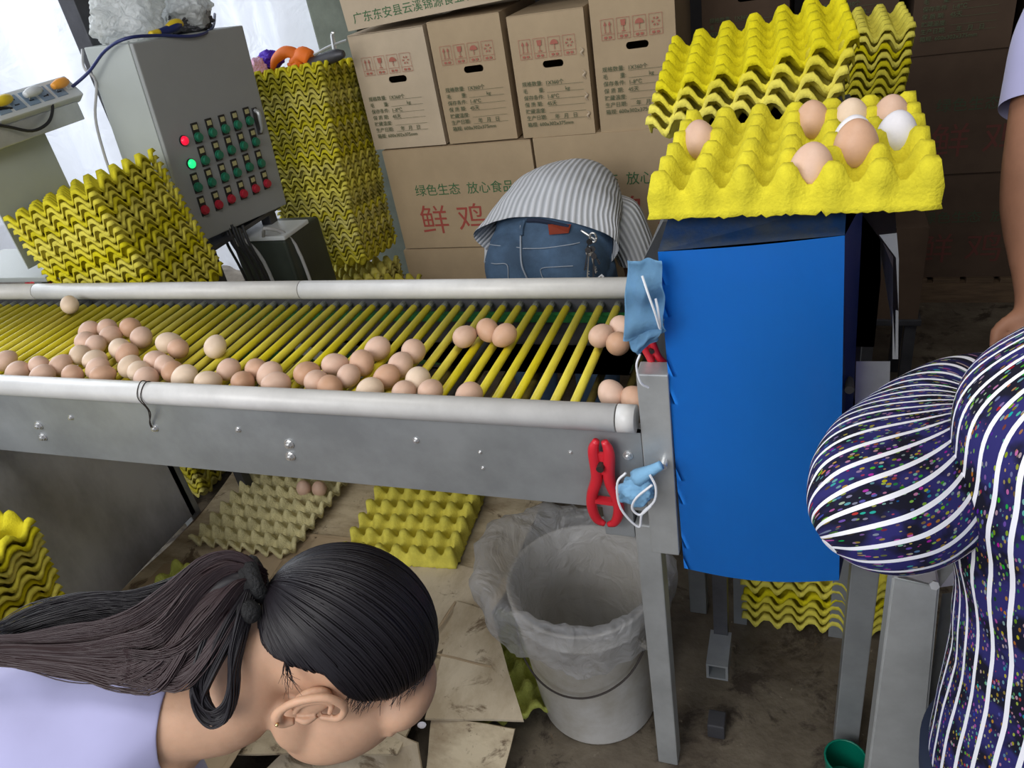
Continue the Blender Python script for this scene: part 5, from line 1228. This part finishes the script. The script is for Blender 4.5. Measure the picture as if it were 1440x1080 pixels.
bm = bmesh.new(); tube(bm, [onhips(742, 311, .002), onhips(756, 311, .002), onhips(775, 314, .002), onhips(800, 320, .002)], .007, n=6); own(obj('waistband', bm, 'denim_dark'), pb)
# shirt draped over back and shoulders, open hem over the jeans
def fb(t, v, p): return 0.05*nz3(p*6)+0.032*nz3(p*13)+0.012*nz3(p*30)+0.02*math.sin(t*5+v*4)*(1-v)
hem = [((X0+.000, 2.015, .685), (.216, 0, -.02), (0, -.02, .090)), ((X0, 2.06, .712), (.208, 0, 0), (0, .0, .104)), ((X0+.005, 2.14, .730), (.195, 0, 0), (0, .0, .116)), ((X0+.005, 2.24, .732), (.182, 0, 0), (0, .03, .120)), ((X0+.0, 2.33, .71), (.165, 0, 0), (0, .06, .105)), ((X0, 2.40, .655), (.12, 0, 0), (0, .06, .07)), ((X0, 2.43, .61), (.07, 0, 0), (0, .05, .04))]
own(loft('shirt', hem, 'ribbed', None, sub=6, seg=96, disp=fb, cap=(False, False), us=64), pb)
for s in (-1, 1):
    own(loft('sleeve', [((X0+s*.10, 2.28, .70), (.06, 0, .03), (0, .08, 0)), ((X0+s*.165, 2.235, .675), (.062, 0, s*.04), (0, .085, 0)), ((X0+s*.205, 2.215, .615), (.062, 0, s*.02), (0, .08, 0)), ((X0+s*.225, 2.21, .555), (.060, 0, s*.01), (0, .075, 0))], 'ribbed', None, seg=64, disp=lambda t, v, p: .05*nz3(p*11), cap=(False, False), us=26), pb)
for s in (-1, 1):
    bm = bmesh.new(); tube(bm, [(X0+s*.10, 1.97, .04), (X0+s*.10, 2.08, .04), (X0+s*.11, 2.18, .035)], [.042, .044, .032], n=14); own(obj('shoe', bm, 'black', smooth=True), pb)
# keys on the belt
ky = thing('key_bunch', 'bunch of keys on a silver clip hanging from the jeans', 'keys')
yk = 1.90
bm = bmesh.new(); tube(bm, [P(817, 324, y=yk), P(826, 330, y=yk-.004), P(838, 338, y=yk-.006)], [.003, .0035, .003], n=8); obj('strap_clip', bm, 'bolt', ky, smooth=True)
bm = bmesh.new(); c_ = P(834, 334, y=yk-.01); tube(bm, [c_+Vector((.009*math.cos(x_), 0, .013*math.sin(x_))) for x_ in np.linspace(0, 2*PI, 13)], .0028, n=8, sub=2); obj('clip_ring', bm, 'bolt', ky, smooth=True)
bm = bmesh.new(); c_ = P(829, 352, y=yk-.01); tube(bm, [c_+Vector((.008*math.cos(x_), .0, .010*math.sin(x_))) for x_ in np.linspace(0, 2*PI, 13)], .0015, n=6, sub=2); obj('key_ring', bm, 'bolt', ky, smooth=True)
for k, (a_, b_, m_) in enumerate((((828, 356), (826, 392), 'bolt'), ((831, 356), (838, 384), 'bolt'), ((833, 350), (843, 372), 'steel_dark'), ((829, 340), (825, 350), 'black'), ((835, 360), (834, 398), 'steel_dark'), ((827, 352), (822, 380), 'steel_dark'))):
    p_, q_ = P(*a_, y=yk-.008-.002*k), P(*b_, y=yk-.008-.002*k); bm = bmesh.new(); cyl(bm, p_+Vector((0, -.001, 0)), p_+Vector((0, .001, 0)), .0085, n=14)
    tube(bm, [p_, p_.lerp(q_, .5), q_], .0022, n=4, sub=1); d_ = (q_-p_).normalized(); sx_ = d_.cross(Vector((0, 1, 0))).normalized()
    for z_ in (.7, .8, .92): tube(bm, [p_.lerp(q_, z_), p_.lerp(q_, z_)+sx_*.005], .0015, n=4, sub=1)
    obj('key', bm, m_, ky)
p_, q_ = P(833, 399, y=yk-.02), P(848, 387, y=yk-.02); sd = (q_-p_).normalized(); up_ = sd.cross(Vector((0, 1, 0))).normalized()
bm = bmesh.new(); f = bm.faces.new([bm.verts.new(v) for v in (p_-up_*.005, q_-up_*.005, q_+up_*.005, p_+up_*.005)]); bmesh.ops.solidify(bm, geom=[f], thickness=.0015); tg = obj('key_tag', bm, 'mask_white', ky)
for k in range(4):
    c_ = p_.lerp(q_, .2+.2*k); obj('tag_hole', cyl(bmesh.new(), c_+Vector((0, -.0022, 0)), c_+Vector((0, .0001, 0)), .0016, n=8), 'black', ky)

# ---------------------------------------------------------------- striped-shirt person at the right
pc = thing('person', 'person in a navy flowered shirt with white pinstripes, elbow bent, at the right edge', 'person', (0.34, 0.64, 0)); bpy.context.view_layer.update()
TX, TY = 0.335, 0.640
S1 = P(1440, 520, d=.90); S_el = P(1228, 722, d=.715); W_ = S_el+(RM @ Vector(((1225-CX)/F_PX, (735-CY)/F_PX, 1))).normalized()*0.20
bm = bmesh.new()
tube(bm, [(TX+.02, TY, .62), (TX+.02, TY, .85), (TX+.03, TY+.03, 1.03), (TX+.06, TY+.06, 1.10)], [.13, .11, .10, .06], n=24)
tube(bm, [(TX+.07, TY+.07, 1.10), (TX+.11, TY+.10, 1.30)], [.058, .052], n=16)
hc = Vector((TX+.15, TY+.13, 1.38)); ellipsoid(bm, hc, ((.074, 0, 0), (0, .092, -.02), (0, .02, .105))); ellipsoid(bm, hc+Vector((0, .06, -.05)), ((.05, 0, 0), (0, .05, 0), (0, 0, .06)))
ellipsoid(bm, hc+Vector((0, .10, -.03)), ((.012, 0, 0), (0, .018, 0), (0, 0, .022)))
def arm(bm, a_, b_, c_, rr_=(.05, .045, .036, .037, .026)):
    tube(bm, [a_, a_.lerp(b_, .5), b_, b_.lerp(c_, .4), c_, c_+(c_-b_).normalized()*.05], [*rr_, .028], n=18)
    ax = (c_-b_).normalized(); sd = ax.cross(Vector((0, 0, 1))).normalized()
    ellipsoid(bm, c_+ax*0.065, (ax*0.045, sd*0.038, ax.cross(sd)*0.016), 16, 10)
    for k in range(4):
        o_ = c_+ax*0.10+sd*(0.027-0.018*k); ln = (0.058, 0.068, 0.064, 0.05)[k]
        tube(bm, [o_-ax*.03, o_+ax*ln*.45+Vector((0, 0, -.006)), o_+ax*ln*.8+Vector((0, 0, -.024)), o_+ax*ln*.85+Vector((0, 0, -.04))], [.0095, .009, .008, .0065], n=8)
    o_ = c_+ax*0.04+sd*0.035; tube(bm, [o_-sd*.02, o_+ax*.025+sd*.015, o_+ax*.05+sd*.016+Vector((0, 0, -.02))], [.012, .010, .008], n=8)
arm(bm, S1+Vector((.02, 0, -.01)), S_el+Vector((.0, 0, 0)), W_, (.046, .040, .032, .032, .024))
arm(bm, Vector((TX+.19, TY+.04, 1.06)), Vector((TX+.25, TY+.06, .80)), Vector((TX+.18, TY+.26, .86)))
for s in (-1, 1):
    tube(bm, [(TX+.02+s*.085, TY, .62), (TX+.02+s*.09, TY+.03, .36), (TX+.02+s*.09, TY, .08)], [.09, .058, .038], n=16)
    tube(bm, [(TX+.02+s*.09, TY-.04, .035), (TX+.02+s*.09, TY+.06, .035), (TX+.02+s*.1, TY+.14, .028)], [.034, .034, .022], n=12)
own(remeshed('body', bm, M['skin'], None, voxel=0.008, smooth=4), pc)
bm = bmesh.new(); ellipsoid(bm, hc+Vector((0, -.015, .02)), ((.084, 0, 0), (0, .095, -.02), (0, .02, .105))); own(obj('hair', bm, 'hair', smooth=True), pc)
def fc(t, v, p): return 0.018*nz3(p*6)+0.012*nz3(p*16)
def r3(z_, x_, y_, a_, b_): return ((x_, y_, z_), (a_, 0, 0), (0, b_, 0))
def fct(t, v, p):
    # small crumples where the sleeve joins
    return 0.02*nz3(p*5)+0.014*nz3(p*14)+0.012*math.sin(p.z*70+3*nz3(p*8))*math.exp(-((p.z-.93)/.10)**2)
own(loft('shirt', [r3(.55, TX+.03, TY, .200, .16), r3(.66, TX+.02, TY, .192, .155), r3(.80, TX+.010, TY, .180, .145), r3(.93, TX+.0, TY+.005, .188, .145), r3(1.03, TX-.003, TY+.015, .196, .140), r3(1.095, TX+.003, TY+.03, .193, .125), r3(1.14, TX+.035, TY+.05, .168, .10), r3(1.18, TX+.065, TY+.065, .12, .08), r3(1.20, TX+.075, TY+.07, .07, .065)],
     'stripe', None, sub=8, seg=128, disp=fct, cap=(False, False), us=50, vs=48), pc)
def crs(px, py, d, rr_, dep, ang):  # ring square to an arm running down-left in the picture
    return (P(px, py, d=d), cdir(math.cos(ang)*rr_, math.sin(ang)*rr_, 0), cdir(0, 0, dep))
k_ = rad(34)
sdir = cdir(0.55, 0.84, 0.0).normalized(); sal = cdir(0.84, -0.55, 0).normalized(); sdep = cdir(0, 0, 1); s0_ = P(1290, 665, d=.74)
def slv(p):
    q = p-s0_; al = q.dot(sal); an = math.atan2(q.dot(sdir), 0.025-q.dot(sdep)+0.12*al); return ((an*0.088+0.9*al*al-0.10*al)/0.0160, al*48)
def fs(t, v, p): return 0.035*nz3(p*7)+0.015*nz3(p*20)
own(loft('sleeve', [crs(1432, 520, .92, .040, .04, k_), crs(1385, 550, .875, .064, .056, k_), crs(1330, 610, .805, .083, .070, k_), crs(1285, 665, .75, .088, .072, k_+.05), crs(1240, 712, .715, .076, .068, k_+.12), crs(1205, 742, .705, .058, .056, k_+.2), crs(1178, 760, .70, .034, .036, k_+.25), crs(1166, 768, .70, .008, .010, k_+.25)],
     'stripe', None, sub=8, seg=112, disp=fs, cap=(True, True), uvf=slv), pc)
own(loft('sleeve', [((TX+.16, TY+.04, 1.08), (.05, 0, .03), (0, .06, 0)), ((TX+.21, TY+.045, 1.0), (.065, 0, .02), (0, .07, 0)), ((TX+.25, TY+.055, .86), (.065, 0, .01), (0, .07, 0)), ((TX+.26, TY+.06, .80), (.06, 0, 0), (0, .065, 0))], 'stripe', None, seg=80, disp=fs, cap=(False, False), us=30, vs=40), pc)
for s in (-1, 1):
    own(loft('trouser_leg', [((TX+.02+s*.09, TY, .60), (.11, 0, 0), (0, .12, 0)), ((TX+.02+s*.09, TY+.02, .36), (.085, 0, 0), (0, .09, 0)), ((TX+.02+s*.09, TY, .08), (.07, 0, 0), (0, .07, 0))], 'denim_dark', None, disp=lambda t, v, p: .04*nz3(p*8), cap=(True, False)), pc)
    bm = bmesh.new(); tube(bm, [(TX+.02+s*.09, TY-.05, .04), (TX+.02+s*.09, TY+.06, .04), (TX+.02+s*.1, TY+.15, .032)], [.042, .044, .030], n=14); own(obj('shoe', bm, 'black', smooth=True), pc)

# ---------------------------------------------------------------- person beyond, only sleeve and arm in view
pd = thing('person', 'person beyond the striped shirt, only lavender sleeve and lowered arm in view', 'person', (0.58, 1.28, 0)); bpy.context.view_layer.update()
DX, DY = 0.60, 1.34
sa = P(1490, 50, d=1.12); sb = P(1452, 240, d=1.12); sc_ = P(1456, 400, d=1.12)+Vector((.0, .0, 0))
bm = bmesh.new()
tube(bm, [(DX, DY, .75), (DX, DY, 1.0), (DX, DY, 1.25), (DX, DY, 1.36)], [.13, .12, .13, .10], n=24)
tube(bm, [(DX, DY, 1.36), (DX, DY-.01, 1.47)], [.056, .05], n=16)
hd = Vector((DX, DY-.02, 1.56)); ellipsoid(bm, hd, ((.074, 0, 0), (0, .092, 0), (0, 0, .108))); ellipsoid(bm, hd+Vector((0, -.06, -.05)), ((.05, 0, 0), (0, .05, 0), (0, 0, .06))); ellipsoid(bm, hd+Vector((0, -.10, -.02)), ((.012, 0, 0), (0, .018, 0), (0, 0, .022)))
arm(bm, sa, sb, sc_, (.050, .046, .040, .042, .028))
arm(bm, Vector((DX+.17, DY, 1.30)), Vector((DX+.21, DY-.02, 1.03)), Vector((DX+.15, DY-.20, .95)))
tube(bm, [sa, Vector((DX-.10, DY, 1.32))], [.05, .07], n=16, sub=2)
for s in (-1, 1):
    tube(bm, [(DX+s*.085, DY, .75), (DX+s*.09, DY, .42), (DX+s*.09, DY, .08)], [.09, .058, .038], n=16)
    tube(bm, [(DX+s*.09, DY+.04, .035), (DX+s*.09, DY-.06, .035), (DX+s*.1, DY-.14, .028)], [.034, .034, .022], n=12)
own(remeshed('body', bm, M['skin_dark'], None, voxel=0.007, smooth=4), pd)
bm = bmesh.new(); ellipsoid(bm, hd+Vector((0, .015, .02)), ((.084, 0, 0), (0, .095, 0), (0, 0, .105))); own(obj('hair', bm, 'hair', smooth=True), pd)
ax = (sb-sa).normalized(); u1 = ax.orthogonal().normalized(); u2 = ax.cross(u1); e_ = sa+ax*((P(1428, 145, d=1.12)-sa).dot(ax))
own(loft('sleeve', [(sa-ax*.05, u1*.05, u2*.05), (sa, u1*.060, u2*.060), (sa.lerp(e_, .6), u1*.062, u2*.060), (e_, u1*.060, u2*.060)], 'lavender', None, seg=72, disp=lambda t, v, p: .05*nz3(p*12), cap=(False, False)), pd)
own(loft('t_shirt', [r3(.72, DX, DY, .17, .14), r3(.95, DX, DY, .16, .13), r3(1.2, DX, DY, .18, .13), r3(1.32, DX, DY, .16, .11), r3(1.39, DX, DY, .075, .07)], 'lavender', None, seg=72, disp=fct, cap=(False, False)), pd)
for s in (-1, 1):
    own(loft('trouser_leg', [((DX+s*.09, DY, .76), (.11, 0, 0), (0, .12, 0)), ((DX+s*.09, DY, .42), (.085, 0, 0), (0, .09, 0)), ((DX+s*.09, DY, .08), (.07, 0, 0), (0, .07, 0))], 'denim_dark', None, cap=(True, False)), pd)
    bm = bmesh.new(); tube(bm, [(DX+s*.09, DY+.05, .04), (DX+s*.09, DY-.06, .04), (DX+s*.1, DY-.15, .032)], [.042, .044, .030], n=14); own(obj('shoe', bm, 'black', smooth=True), pd)
